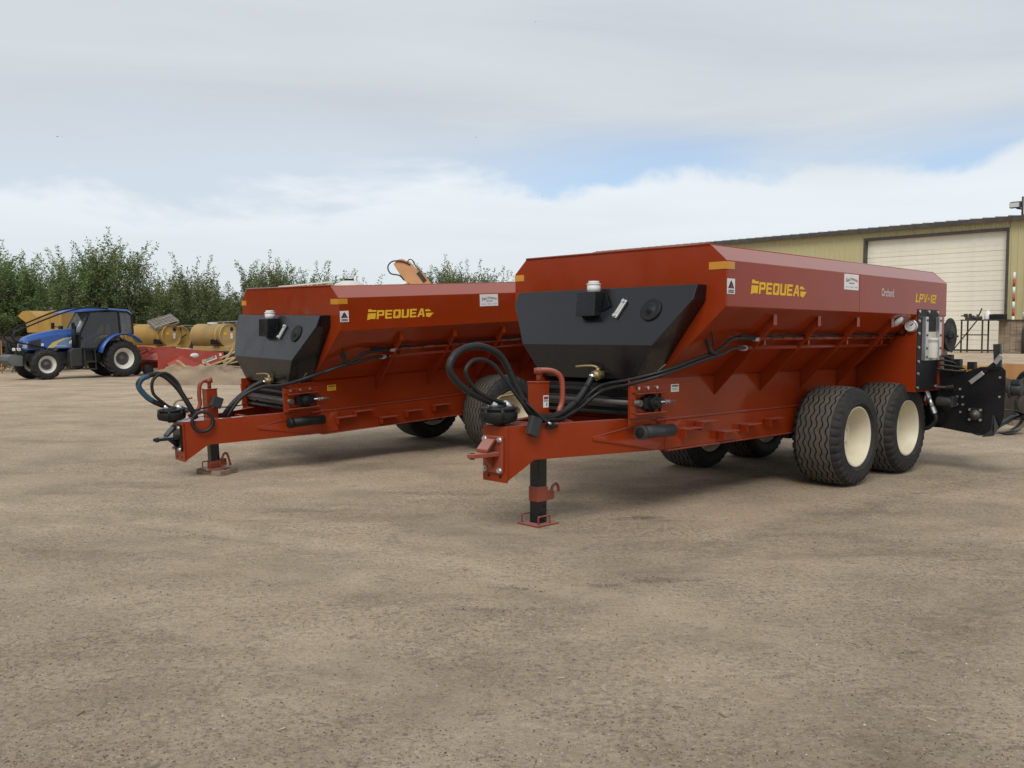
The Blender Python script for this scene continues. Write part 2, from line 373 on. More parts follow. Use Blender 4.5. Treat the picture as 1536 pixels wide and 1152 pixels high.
    for (cx, cy, rx, ry, f, c) in ((1.13, 8.02, .20, .075, .8, (.105, .078, .055)), (1.33, 7.9, .12, .04, .5, (.13, .10, .07)), (-.18, 5.30, .16, .05, .55, D_), (.0, 5.78, .12, .04, .6, D_), (.6, 5.85, .12, .05, .6, D_), (.98, 5.95, .2, .06, .6, D_), (-1.9, 8.3, .45, .10, .45, D_), (-.9, 9.2, .5, .1, .45, D_), (-2.6, 7.2, .3, .06, .4, D_), (3.2, 8.2, .5, .1, .4, D_), (2.4, 6.6, .3, .05, .35, D_)):
        tcn = nd(t, 'ShaderNodeTexCoord'); mp = nd(t, 'ShaderNodeMapping', vector_type='TEXTURE'); mp.inputs['Location'].default_value = (cx, cy, 0); mp.inputs['Scale'].default_value = (rx, ry, 1)
        t.links.new(tcn.outputs['Object'], mp.inputs[0]); ln = nd(t, 'ShaderNodeVectorMath', operation='LENGTH'); t.links.new(mp.outputs[0], ln.inputs[0])
        ad = nd(t, 'ShaderNodeMath', operation='MULTIPLY_ADD'); t.links.new(wob, ad.inputs[0]); ad.inputs[1].default_value = 3.2; t.links.new(ln.outputs['Value'], ad.inputs[2])
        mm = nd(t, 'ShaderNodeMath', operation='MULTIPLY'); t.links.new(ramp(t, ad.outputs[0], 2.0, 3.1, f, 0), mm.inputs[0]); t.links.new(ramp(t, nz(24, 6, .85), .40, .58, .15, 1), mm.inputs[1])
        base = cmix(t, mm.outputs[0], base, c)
    t.links.new(base, b.inputs['Base Color']); b.inputs['Roughness'].default_value = .95; b.inputs['Specular IOR Level'].default_value = .12
    h = nd(t, 'ShaderNodeMath', operation='ADD'); t.links.new(nz(9, 9, .78), h.inputs[0])
    h2 = nd(t, 'ShaderNodeMath', operation='MULTIPLY'); t.links.new(nz(44, 5, .75), h2.inputs[0]); h2.inputs[1].default_value = .6; t.links.new(h2.outputs[0], h.inputs[1])
    bn = nd(t, 'ShaderNodeBump'); bn.inputs['Strength'].default_value = 1.0; bn.inputs['Distance'].default_value = .045
    t.links.new(h.outputs[0], bn.inputs['Height']); t.links.new(bn.outputs[0], b.inputs['Normal']); return m
M['dirt'] = ground_mat(); gme.materials.append(M['dirt'])
ground = link('ground', gme); ground['kind'] = 'structure'; ground['label'] = 'packed bare dirt yard with grit and darker trampled patches'

# pebbles and grit lying on the ground
def gravel(n, name, sizes, ymin, ymax, mat, seed, flat=.6):
    r = np.random.default_rng(seed); mb_v = []; mb_f = []
    oct_ = np.array([(1, 0, 0), (-1, 0, 0), (0, 1, 0), (0, -1, 0), (0, 0, 1), (0, 0, -1)], float)
    fa = [(0, 2, 4), (2, 1, 4), (1, 3, 4), (3, 0, 4), (2, 0, 5), (1, 2, 5), (3, 1, 5), (0, 3, 5)]
    for i in range(n):
        y = ymin + (ymax - ymin) * r.random() ** 1.8; x = (r.random() - .5) * 1.3 * y
        s = sizes[0] + (sizes[1] - sizes[0]) * r.random() ** 3; a = r.random() * 6.28
        v = oct_ * (s * np.array([1, .5 + .5 * r.random(), flat])) * (.75 + .5 * r.random((6, 1)))
        c, sn = math.cos(a), math.sin(a); v = np.stack([v[:, 0] * c - v[:, 1] * sn, v[:, 0] * sn + v[:, 1] * c, v[:, 2]], 1)
        v += np.array([x, y, gz(x, y) + s * flat * .35]); o = len(mb_v); mb_v += v.tolist(); mb_f += [tuple(k + o for k in f) for f in fa]
    me = bpy.data.meshes.new(name); me.from_pydata(mb_v, [], mb_f); me.materials.append(mat); me.update()
    o = link(name, me); o['kind'] = 'stuff'; o['label'] = 'small loose stones scattered over the dirt'; o['category'] = 'gravel'; return o
def stone_mat(name, a, b_):
    m, t, b = mat_nodes(name); n = obj_noise(t, 13, 1); t.links.new(cmix(t, ramp(t, n, .35, .65), a, b_), b.inputs['Base Color']); b.inputs['Roughness'].default_value = .9; return m
gravel(9000, 'gravel', (.0025, .009), 3.3, 13, stone_mat('stone_grey', (.17, .145, .115), (.36, .32, .27)), 3)
gravel(420, 'gravel', (.002, .007), 3.4, 14, stone_mat('stone_pale', (.5, .47, .42), (.66, .63, .58)), 5)
gravel(8000, 'gravel', (.0025, .0075), 3.4, 12, stone_mat('clod_dark', (.085, .066, .048), (.20, .16, .12)), 8, .6)
# patches of churned clods
def clods(cx, cy, n, spread, seed):
    r = np.random.default_rng(seed); mb = MB()
    for i in range(n):
        x = cx + r.normal() * spread * 1.6; y = cy + r.normal() * spread * .8; s = .003 + .008 * r.random() ** 2
        a = r.random() * 6.28; h = s * .6
        ring = [(x + math.cos(a + k * 1.2566) * s * (.6 + .7 * r.random()), y + math.sin(a + k * 1.2566) * s * (.5 + .5 * r.random()), gz(x, y) - .002) for k in range(5)]
        mb.add(ring + [(x, y, gz(x, y) + h)], [(k, (k + 1) % 5, 5) for k in range(5)])
    return mb
mb = MB()
for (cx, cy, n, sp, sd) in ((.0, 5.78, 60, .07, 1), (-.18, 5.30, 80, .08, 2), (.60, 5.85, 55, .06, 3), (.98, 5.95, 75, .09, 4), (-2.6, 7.3, 60, .14, 5), (-1.7, 8.2, 70, .2, 6), (2.2, 7.0, 50, .15, 7), (-2.4, 5.6, 40, .08, 8), (1.9, 4.7, 40, .08, 9), (3.6, 6.9, 60, .2, 10), (-.7, 9.0, 80, .3, 11), (-4.2, 9.3, 60, .25, 12)):
    k = clods(cx, cy, n, sp, sd); mb.add(k.v, k.f)
o = mb.build('soil_clods', stone_mat('clod_mat', (.07, .056, .043), (.14, .112, .085))); o['kind'] = 'stuff'; o['label'] = 'dark crumbs of churned soil on the yard'; o['category'] = 'soil'
# twigs and chips
mb = MB()
for i in range(55):
    y = 3.6 + 9 * random.random() ** 1.4; x = (random.random() - .5) * 1.2 * y; a = random.random() * 3.14; l = .012 + .035 * random.random(); z = gz(x, y) + .004
    mb.beam((x, y, z), (x + l * math.cos(a), y + l * math.sin(a), z + .003), .005 + .006 * random.random(), .004)
o = mb.build('plant_litter', stone_mat('litter', (.22, .17, .11), (.45, .38, .26))); o['kind'] = 'stuff'; o['label'] = 'bits of straw and wood chips on the dirt'; o['category'] = 'litter'

# ------------------------------------------------------------------ metal shop building
def wpt(t, z, s=0): return Vector((W0.x + WD.x * t + WN.x * s, W0.y + WD.y * t + WN.y * s, PAD + z))
T0, T1, EAVE, DEPTH = -24.0, 9.0, 6.62, 22.0
D0, D1, DH = -3.9, 3.42, 6.02
bld = empty('metal_building', wpt(0, 0), math.atan2(WD.y, WD.x))
tag(bld, 'olive ribbed metal shop building with big cream roll-up door', 'building')
# local frame: x along the wall (right), y into the building, z up
def siding_panel(x0, z0, z1, w=.915, n=3):
    mb = MB(); pts = []; p = w / n
    for i in range(n):
        b0 = x0 + i * p
        pts += [(b0, 0), (b0 + .10, 0), (b0 + .125, -.035), (b0 + .18, -.035), (b0 + .205, 0)]
    pts.append((x0 + w, 0))
    k = len(pts); vs = [(x, y, z) for z in (z0, z1) for x, y in pts]
    mb.add(vs, [(i, i + 1, k + i + 1, k + i) for i in range(k - 1)]); return mb
wallo = MB(); wallo.box(T0 + .02, D0 - .02, .02, .2, -.6, EAVE - .02).box(D1 + .02, T1 - .02, .02, .2, -.6, EAVE - .02).box(D0 - .02, D1 + .02, .02, .2, DH + .02, EAVE - .02)
wallo.box(T0, T0 + .2, .2, DEPTH, -.6, EAVE - .02).box(T1 - .2, T1, .2, DEPTH, -.6, EAVE - .02).box(T0, T1, DEPTH, DEPTH + .2, -.6, EAVE - .02)
wall = wallo.build('wall', 'siding', bld)
full = {}
x = T0; k = 0
edges = []
while x < T1 - .01:
    w = .915
    z0 = -.02
    if x + w > D0 - .05 and x < D1 + .05: z0 = None
    edges.append((x, z0)); x += w
m_full = siding_panel(0, -.02, EAVE - .03).mesh('siding_panel'); m_full.materials.append(M['siding'])
m_head = siding_panel(0, DH + .14, EAVE - .03).mesh('siding_panel_head'); m_head.materials.append(M['siding'])
xx = D0 - .12
while xx > T0 - .5: xx -= .915; link('siding_panel', m_full, wall, (xx, 0, 0))
xx = D1 + .12
while xx < T1 - .5: link('siding_panel', m_full, wall, (xx, 0, 0)); xx += .915
xx = D0 - .12
while xx < D1 + .1: link('siding_panel', m_head, wall, (xx, 0, 0)); xx += .9545
fr = MB(); fr.box(D0 - .12, D0, -.05, .3, 0, DH).box(D1, D1 + .12, -.05, .3, 0, DH).box(D0 - .12, D1 + .12, -.052, .3, DH, DH + .14)
fr.build('door_frame', 'trim', bld)
dr = MB(); dr.box(D0, D1, .24, .28, .05, DH); dr = dr.build('roller_door', 'door', bld)
h = .50; zz_ = .07; ms = MB(); ms.prism([(D0 + .01, .24, 0), (D0 + .01, .205, .015), (D0 + .01, .205, h * .5 - .012), (D0 + .01, .222, h * .5), (D0 + .01, .205, h * .5 + .012), (D0 + .01, .205, h - .02), (D0 + .01, .24, h - .008)], (D1 - D0 - .02, 0, 0))
sec = ms.mesh('door_section'); sec.materials.append(M['door'])
while zz_ + h < DH + .02: link('door_section', sec, dr, (0, 0, zz_)); zz_ += h
MB().box(D0, D1, .2, .28, .0, .06).build('door_seal', 'blackm', dr)
# roof: low-slope sheets with raised ribs, eave trim
slope = 1 / 12
rf = MB(); rf.prism([(T0 - .3, -.30, EAVE), (T0 - .3, -.30, EAVE + .05), (T0 - .3, DEPTH / 2, EAVE + .05 + slope * (DEPTH / 2 + .3)), (T0 - .3, DEPTH + .5, EAVE + .05), (T0 - .3, DEPTH + .5, EAVE)], (T1 - T0 + .6, 0, 0))
roof = rf.build('roof', 'roof', bld)
rr_ = MB(); rr_.prism([(-.05, -.34, EAVE + .048), (-.022, -.34, EAVE + .10), (.022, -.34, EAVE + .10), (.05, -.34, EAVE + .048)], (0, DEPTH / 2 + .34, slope * (DEPTH / 2 + .34)))
rib_me = rr_.mesh('roof_rib'); rib_me.materials.append(M['roof'])
xx = T0
while xx < T1 + .3: link('roof_rib', rib_me, roof, (xx, 0, 0)); xx += .6
MB().box(T0 - .3, T1 + .3, -.38, -.302, EAVE - .17, EAVE + .046).box(T0 - .3, T1 + .3, -.302, -.003, EAVE - .05, EAVE - .004).build('eave_gutter', 'trim', bld)
MB().box(T0 - 1, T1 + 1, -1.6, .3, -.5, -.005).build('slab_apron', 'concrete', bld)
# flood light on the eave
fl = empty('flood_light', bld.matrix_basis @ Vector((4.08, -.30, EAVE + .05)), math.atan2(WD.y, WD.x)); tag(fl, 'boxy grey flood light on a short post above the eave', 'light')
MB().cyl((.12, 0, -.04), (.12, 0, .9), .05, 10).build('post', 'trim', fl)
MB().prism([(-.38, -.1, .35), (-.38, -.30, .36), (-.38, -.30, .62), (-.38, -.1, .68), (-.38, .1, .66), (-.38, .1, .40)], (.46, 0, 0)).build('housing', 'iron', fl, .01)
MB().box(-.36, .06, -.312, -.302, .385, .60).build('lens', 'lamp', fl)
MB().cyl((.1, 0, .30), (-.15, 0, .36), .04, 8).build('arm', 'trim', fl)
# ------------------------------------------------------------------ lettering helpers
def text2d(body, shear=0., bold=0., w=1., h=1.):
    cu = bpy.data.curves.new('t', 'FONT'); cu.body = body; cu.shear = shear; cu.offset = bold; cu.resolution_u = 2
    ob = bpy.data.objects.new('t', cu); col.objects.link(ob)
    dg = bpy.context.evaluated_depsgraph_get(); dg.update()
    me = bpy.data.meshes.new_from_object(ob.evaluated_get(dg))
    vs = np.array([v.co[:2] for v in me.vertices]); fs = [tuple(p.vertices) for p in me.polygons]
    bpy.data.objects.remove(ob); bpy.data.curves.remove(cu); bpy.data.meshes.remove(me)
    lo = vs.min(0); sz = vs.max(0) - lo; vs = (vs - lo) / sz * np.array([w, h]); return vs, fs
def lay(mb, vf, org, ex, ey):
    o, ex, ey = Vector(org), Vector(ex), Vector(ey)
    mb.add([o + ex * float(x) + ey * float(y) for x, y in vf[0]], vf[1]); return mb
def rects(*r): 
    vs = []; fs = []
    for x0, y0, x1, y1 in r: o = len(vs); vs += [(x0, y0), (x1, y0), (x1, y1), (x0, y1)]; fs.append((o, o + 1, o + 2, o + 3))
    return vs, fs
def polys(*ps):
    vs = []; fs = []
    for p in ps: o = len(vs); vs += list(p); fs.append(tuple(range(o, o + len(p))))
    return vs, fs
S_ = .23
GLY = {
 'P': polys([(0, 0), (S_, 0), (S_, 1), (0, 1)], [(S_, .8), (.62, .8), (.85, .92), (.74, 1), (S_, 1)], [(.62, .56), (.85, .46), (.85, .92), (.62, .8)], [(S_, .36), (.74, .36), (.85, .46), (.62, .56), (S_, .56)]),
 'E': rects((0, 0, S_, 1), (S_, 0, .8, .2), (S_, .41, .74, .6), (S_, .8, .8, 1)),
 'Q': polys([(0, .1), (.1, 0), (.26, .2), (.24, .8), (.1, 1), (0, .9)], [(.1, 0), (.8, 0), (.62, .2), (.26, .2)], [(.8, 0), (.88, .1), (.88, .9), (.78, 1), (.62, .8), (.62, .2)], [(.1, 1), (.24, .8), (.62, .8), (.78, 1)], [(.42, .36), (.56, .36), (.6, .22), (.5, .22)]),
 'U': polys([(0, .1), (.12, 0), (.26, .2), (S_, 1), (0, 1)], [(.12, 0), (.74, 0), (.6, .2), (.26, .2)], [(.74, 0), (.86, .1), (.86, 1), (.62, 1), (.6, .2)]),
 'A': polys([(-.02, 0), (.22, 0), (.50, .76), (.36, 1)], [(.36, 1), (.50, .76), (.66, 0), (.9, 0), (.66, 1)], [(.31, .24), (.60, .24), (.56, .42), (.375, .42)]),
 'L': rects((0, .2, .24, 1), (0, 0, .72, .2)),
 'V': polys([(0, 1), (.24, 1), (.40, .3), (.34, 0)], [(.34, 0), (.40, .3), (.62, 1), (.84, 1), (.54, 0)]),
 '-': rects((.08, .4, .6, .6)),
 '1': polys([(.16, 0), (.42, 0), (.42, 1), (.2, 1), (.02, .84), (.02, .68), (.16, .74)]),
 '2': rects((0, .8, .58, 1), (.58, .42, .82, 1), (0, .42, .58, .6), (0, .2, .24, .42), (0, 0, .82, .2)),
}
ADV = {'P': .97, 'E': .93, 'Q': 1.0, 'U': .98, 'A': 1.0, 'L': .78, 'V': .86, '-': .68, '1': .52, '2': .9}
def word(txt, w, h, shear):
    vs = []; fs = []; x = 0
    for ch in txt:
        g = GLY[ch]; o = len(vs); vs += [(x + a + shear * b, b) for a, b in g[0]]; fs += [tuple(i + o for i in f) for f in g[1]]; x += ADV[ch]
    v = np.array(vs, float); lo = v.min(0); sz = v.max(0) - lo; return (v - lo) / sz * np.array([w, h]), fs
TXT = {'orchard': text2d('Orchard', 0, 0, 1, 1)}
arc1 = []
def arched(body, w, h, x0, bend):
    v, f = text2d(body, 0, .012, w, h); v = v.copy(); X = v[:, 0] + x0
    v[:, 0] = X; v[:, 1] = v[:, 1] - bend * (X - .5) ** 2; return v, f
TXT['san'] = arched('San', .27, .26, .10, .75); TXT['joaquin'] = arched('Joaquin', .52, .27, .41, .75)
TXT['tractor'] = text2d('TRACTOR', 0, .02, .36, .10)
TXT['town'] = [text2d(s, 0, .01, .22, .07) for s in ('Fresno', 'Tulare', 'Visalia')]

# ------------------------------------------------------------------ tyre meshes
def tyre_mesh(name, Rr, hw, grooves, lugs=36, gd=.022, amp=.011, bead=.31):
    seg = lugs * 6; cols = []      # (axial, radius, wavy, kind)
    def crown(x): return Rr - .012 * (abs(x) / (hw * .8)) ** 2
    prof = [(-hw * .80, bead), (-hw * .93, bead + .03), (-hw, Rr - .15), (-hw * .985, Rr - .085), (-hw * .93, Rr - .045)]
    kinds = [0] * 5
    P = [(x, r, k, 0) for (x, r), k in zip(prof, [0, 0, 0, 1, 2])]
    P.append((-hw * .80, crown(hw * .8) - .004, 3, 0)); P.append((-hw * .70, crown(hw * .7), 4, 0))
    for g in grooves:
        P += [(g - .0075, crown(g), 4, 1), (g - .0060, crown(g) - gd, 5, 1), (g + .0060, crown(g) - gd, 5, 1), (g + .0075, crown(g), 4, 1)]
    P.append((hw * .70, crown(hw * .7), 4, 0)); P.append((hw * .80, crown(hw * .8) - .004, 3, 0))
    P += [(hw * .93, Rr - .045, 2, 0), (hw * .985, Rr - .085, 1, 0), (hw, Rr - .15, 0, 0), (hw * .998, Rr - .165, 0, 0), (hw * 1.008, Rr - .168, 0, 0), (hw * 1.008, Rr - .176, 0, 0), (hw * .992, Rr - .178, 0, 0), (hw * .93, bead + .03, 0, 0), (hw * .80, bead, 0, 0)]
    vs = []
    for i in range(seg):
        a = 2 * math.pi * i / seg; ph = i % 6; cut = ph in (0, 1)
        for (x, r, k, wv) in P:
            xo = x + (amp * max(-1, min(1, 1.5 * math.sin(2 * math.pi * (i % 9) / 9))) if wv else 0)
            rr = r - ({3: .016, 2: .024, 1: .010}.get(k, 0) if cut else 0)
            if k == 2 and not cut: rr += .006
            vs.append((rr * math.cos(a), xo, rr * math.sin(a)))
    m = len(P); fs = []; mi = []
    for i in range(seg):
        j = (i + 1) % seg
        for q in range(m - 1): fs.append((i * m + q, i * m + q + 1, j * m + q + 1, j * m + q)); mi.append(0 if 6 <= q < m - 11 and not (P[q][2] == 5 or P[q + 1][2] == 5) else 1)
    me = bpy.data.meshes.new(name); me.from_pydata(vs, [], fs); me.materials.append(M['tyre']); me.materials.append(M['tyre_side'])
    me.polygons.foreach_set('material_index', mi); me.polygons.foreach_set('use_smooth', [True] * len(fs)); me.update()
    bm = bmesh.new(); bm.from_mesh(me); bmesh.ops.recalc_face_normals(bm, faces=bm.faces); bm.to_mesh(me); bm.free()
    me.set_sharp_from_angle(angle=R(35)); return me
TYRE = tyre_mesh('flotation_tyre', .532, .265, (-.152, -.091, -.030, .030, .091, .152))
RIM = MB().lathe([(.232, .322), (.240, .322), (.242, .308), (.225, .300), (.205, .290), (.06, .270), (.035, .262), (.03, .262), (-.2, .262), (-.24, .31), (-.235, .322)], (0, 0, 0), (0, 1, 0), 56).mesh('rim'); RIM.materials.append(M['cream'])
hb = MB().lathe([(-.03, .265), (.032, .265), (.036, .20), (.028, .13), (.05, .125), (.07, .085), (.085, .08), (.09, .0)], (0, 0, 0), (0, 1, 0), 40)
for k in range(8):
    a = k * math.pi / 4; hb.cyl((.165 * math.cos(a), .03, .165 * math.sin(a)), (.165 * math.cos(a), .058, .165 * math.sin(a)), .014, 6, smooth=False)
HUB = hb.mesh('wheel'); HUB.materials.append(M['cream'])
for me in (RIM, HUB): me.set_sharp_from_angle(angle=R(40))

# ------------------------------------------------------------------ spreader
A1, A2, A3, HT, Z1, Z2, Z3, Z4, LEN = 1.099, 1.2635, .564, 2.360, 2.218, 1.833, 1.2185, .842, 4.7445
U1, AX, AW, UC = 2.723, 1.272, 1.172, 2.723 + .636
def spreader(px, py, yaw, pt, rl, near):
    root = empty('fertilizer_spreader')
    root.matrix_world = Matrix.Translation((px, py, 0)) @ Matrix.Rotation(yaw, 4, 'Z') @ Matrix.Translation((UC, 0, 0)) @ Matrix.Rotation(-pt, 4, 'Y') @ Matrix.Rotation(-rl, 4, 'X') @ Matrix.Translation((-UC, 0, 0))
    B = lambda: MB(True)
    gl = lambda u: -(u - UC) * math.tan(pt)      # ground level in local z
    # --- hopper shell: open top, sheet thickness
    sec = [(A1, HT), (A2, Z1), (A2, Z2), (A3, Z3)]
    th = .012
    def shell(mb, prof, u0, u1, side):
        n = len(prof); out = [(side * v, z) for v, z in prof]; inn = [(side * (v - th), z + (0 if i else -.0)) for i, (v, z) in enumerate(prof)]
        vs = [(u, v, z) for u in (u0, u1) for v, z in out] + [(u, v, z) for u in (u0, u1) for v, z in inn]
        fs = []
        for i in range(n - 1):
            fs += [(i, i + 1, n + i + 1, n + i), (2 * n + i, 2 * n + i + 1, 3 * n + i + 1, 3 * n + i)]
        fs += [(0, n, 3 * n, 2 * n), (n - 1, 2 * n - 1, 4 * n - 1, 3 * n - 1)] + [(i, i + 1, 2 * n + i + 1, 2 * n + i) for i in range(n - 1)] + [(n + i, n + i + 1, 3 * n + i + 1, 3 * n + i) for i in range(n - 1)]
        mb.add(vs, fs)
    hop = B(); shell(hop, sec, .012, LEN - .012, 1); shell(hop, sec, .012, LEN - .012, -1)
    hull = [(v, z) for v, z in sec] + [(-v, z) for v, z in sec[::-1]]
    hull[0] = (A1, HT + .004); hull[-1] = (-A1, HT + .004)
    hop.prism([(0, v * 1.001, z) for v, z in hull], (.011, 0, 0)); hop.prism([(LEN - .011, v * 1.001, z) for v, z in hull], (.011, 0, 0))
    hop.box(.012, LEN - .012, -A3, A3, Z3 - .02, Z3 + .004)
    hopper = hop.build('hopper', 'red', root, .004)
    # seam down the side where two sheets meet, rolled top lip
    for s in (1, -1):
        lip = B(); lip.tube([(0.0, s * A1, HT - .004), (LEN, s * A1, HT - .004)], .007, 8); lip.build('top_rail', 'red', hopper)
        sm = B(); sm.box(2.455, 2.463, s * A2, s * (A2 + .002), Z2, Z1); sm.build('weld_seam', 'red', hopper)
    fl = B(); fl.tube([(0.0, -A1, HT + .004), (0.0, A1, HT + .004)], .011, 8); fl.build('front_lip', 'red', hopper)
    # ribs under the slope
    for s in (1, -1):
        for u in (.90, 1.73, 2.56, 3.39):
            rb = B(); rb.prism([(u, s * .566, Z3 + .004), (u, s * 1.20, 1.7765), (u, s * 1.20, 1.685), (u, s * .567, 1.02)], (.012, 0, 0))
            rb.prism([(u - .028, s * 1.201, 1.776), (u - .028, s * 1.207, 1.781), (u - .028, s * 1.207, 1.685), (u - .028, s * 1.201, 1.685)], (.056, 0, 0))
            rb.build('rib', 'red', hopper)
    # rivets along the front edge
    rv = B()
    for k in range(9): 
        z = Z2 + .04 + k * .04
        rv.cyl((.028, A2, z), (.028, A2 + .003, z), .005, 6)
    rv.build('rivets', 'red', hopper)
    # --- decals
    for s in (1,) :
        lt = B(); v = A2 + .0018; k = .977 / 915; q = .132 / 260
        def zp(x, y): return ((x - 305) * k, (450 - y) * q)
        org = (.377, v, 1.945)
        lay(lt, word('PEQUEA', 660 * k, 205 * q, .10), (org[0] + 123 * k, v, org[2] + 15 * q), (1, 0, 0), (0, 0, 1))
        lay(lt, polys([zp(325, 205), zp(345, 190), zp(380, 218), zp(432, 222), zp(428, 262), zp(322, 262)], [zp(318, 294), zp(424, 294), zp(412, 428), zp(355, 425), zp(305, 450)],
                      [zp(1105, 255), zp(1150, 250), zp(1190, 303), zp(1098, 303)], [zp(1108, 340), zp(1222, 345), zp(1160, 450), zp(1112, 430)]), org, (1, 0, 0), (0, 0, 1))
        lt.build('lettering', 'yellow', hopper, recalc=False)
        if near:
            l2 = B(); lay(l2, word('LPV-12', .60, .098, .22), (3.835, v, 1.972), (1, 0, 0), (0, 0, 1)); l2.build('lettering', 'yellow', hopper, recalc=False)
            l3 = B(); vf = TXT['orchard']; lay(l3, (vf[0] * np.array([.30, .085]), vf[1]), (2.965, v, 2.012), (1, 0, 0), (0, 0, 1)); l3.build('lettering', 'white', hopper, recalc=False)
        st = B(); st.box(2.11, 2.42, A2, A2 + .003, 2.052, 2.208); st = st.build('sticker', 'white', hopper)
        k3 = .31; oz = 2.052; vv = A2 + .0042
        t1 = B(); lay(t1, TXT['san'], (2.11, vv, oz + .088), (k3, 0, 0), (0, 0, .156)); lay(t1, TXT['joaquin'], (2.11, vv, oz + .088), (k3, 0, 0), (0, 0, .156)); t1.build('print', 'inkr', st, recalc=False)
        t2 = B(); lay(t2, TXT['tractor'], (2.11 + .33 * k3, vv, oz + .058), (k3, 0, 0), (0, 0, .156)); t2.build('print', 'inkb', st, recalc=False)
        t3 = B()
        for i in range(3): lay(t3, TXT['town'][i], (2.11 + (.09 + .31 * i) * k3, vv, oz + .022), (k3, 0, 0), (0, 0, .156))
        t3.build('print', 'inkg', st, recalc=False)
        # warning sticker at the front corner
        w = B(); w.box(.012, .128, A2, A2 + .003, 1.938, 2.066); w = w.build('sticker', 'white', hopper)
        wt = B(); wt.poly([(.025, vv, 1.985), (.115, vv, 1.985), (.09, vv, 2.03), (.07, vv, 2.052), (.05, vv, 2.03)]); wt.box(.028, .112, A2 + .003, A2 + .0042, 1.948, 1.958); wt.box(.028, .112, A2 + .003, A2 + .0042, 1.964, 1.972); wt.build('print', 'inkb', w, recalc=False)
        wr = B(); wr.poly([(.05, vv + .001, 1.988), (.092, vv + .001, 1.988), (.08, vv + .001, 2.012), (.07, vv + .001, 2.02)]); wr.build('print', 'inkr', w, recalc=False)
        ls = B(); ls.box(.20, .32, A3, A3 + .004, 1.075, 1.145); ls = ls.build('sticker', 'white' if near else 'yellow', root)
        lp = B(); lp.box(.212, .308, A3 + .004, A3 + .005, 1.122, 1.135).box(.212, .308, A3 + .004, A3 + .005, 1.09, 1.094).box(.212, .29, A3 + .004, A3 + .005, 1.102, 1.106); lp.build('print', 'inkb', ls)
    rf = B(); rf.box(-.004, -.0, A2 - .17, A2 + .004, 2.145, 2.208).box(0, .12, A2 + .0015, A2 + .005, 2.145, 2.208); rf.build('reflector', 'amber', hopper)
    rf = B(); rf.box(-.004, -.0, -A2 - .004, -A2 + .13, 2.145, 2.208); rf.build('reflector', 'amber', hopper)
    # --- chain channel under the hopper
    lb = B()
    for s in (1, -1): lb.box(-.40, 4.6, s * A3, s * (A3 - .012), .80, Z3 + .002)
    lb.box(0.02, 4.6, -A3 + .013, A3 - .013, .86, .875)
    lb.build('chain_channel', 'red', root)
    ld = B()
    for s in (1, -1): ld.box(-.05, 4.6, s * A3, s * (A3 + .045), Z4 - .012, Z4)      # ledge that catches light
    ld.build('ledge', 'red', root, .002)
    # main frame rails
    fr = B()
    for s in (1, -1):
        fr.box(.08, 4.75, s * .52, s * .60, .56, Z4 - .013); fr.box(.08, 4.75, s * .44, s * .625, .548, .56)
    for u in (.5, 1.6, 2.4, 4.2): fr.box(u, u + .08, -.52, .52, .58, .72)
    fr.build('frame', 'red', root, .004)
    # conveyor at the front opening: dark slats between the walls
    cv = B(); cv.box(-.30, .3, -.54, .54, .88, 1.16); cv.build('conveyor_bed', 'blackm', root)
    for (z, r) in ((1.105, .014), (1.03, .016), (.965, .016), (.905, .014)):
        sl = B(); sl.beam((-.335, -.55, z), (-.335, .55, z), .03, .03); sl.build('slat', 'black', root, .004)
    dsh = B(); dsh.cyl((-.33, -.55, 1.0), (-.33, .64, 1.0), .03, 14); dsh.build('drive_shaft', 'iron', root)
    # bearing bracket with take-up screw
    for s in (1, -1):
        br = B(); br.box(-.40, .075, s * (A3 + .001), s * (A3 + .03), .868, .90).box(-.40, .075, s * (A3 + .001), s * (A3 + .03), 1.09, 1.15)
        br.box(-.40, -.33, s * (A3 + .001), s * (A3 + .02), .90, 1.09).box(.03, .075, s * (A3 + .001), s * (A3 + .02), .90, 1.09)
        br.box(-.36, .05, s * (A3 + .03), s * (A3 + .075), 1.078, 1.09).box(-.36, .05, s * (A3 + .03), s * (A3 + .075), .90, .912)
        br = br.build('bearing_bracket', 'red', root, .003)
        bb = B(); bb.lathe([(0, .0), (0, .085), (.03, .085), (.04, .065), (.075, .06), (.08, .035), (.10, .03), (.1, 0)], (-.12, s * (A3 + .004), .995), (0, s, 0), 22)
        bb.box(-.25, .01, s * (A3 + .006), s * (A3 + .05), .945, 1.045); bb.build('bearing', 'blackm', br, .006)
        sc = B(); sc.cyl((-.02, s * (A3 + .05), .997), (.19, s * (A3 + .05), .997), .011, 8); sc.cyl((.04, s * (A3 + .05), .997), (.06, s * (A3 + .05), .997), .022, 6, smooth=False).cyl((.085, s * (A3 + .05), .997), (.10, s * (A3 + .05), .997), .022, 6, smooth=False); sc.build('adjusting_screw', 'steel', br)
        for k in range(3):
            bo = B(); bo.cyl((-.32 + k * .13, s * (A3 + .03), 1.13), (-.32 + k * .13, s * (A3 + .046), 1.13), .016, 6, smooth=False); bo.build('bolt', 'steel', br)
    # --- drawbar: rails that splay from the hitch plate to the frame
    def vr(u): return .13 + (u + 1.45) / (1.45 + .12) * (.605 - .13)
    db = B()
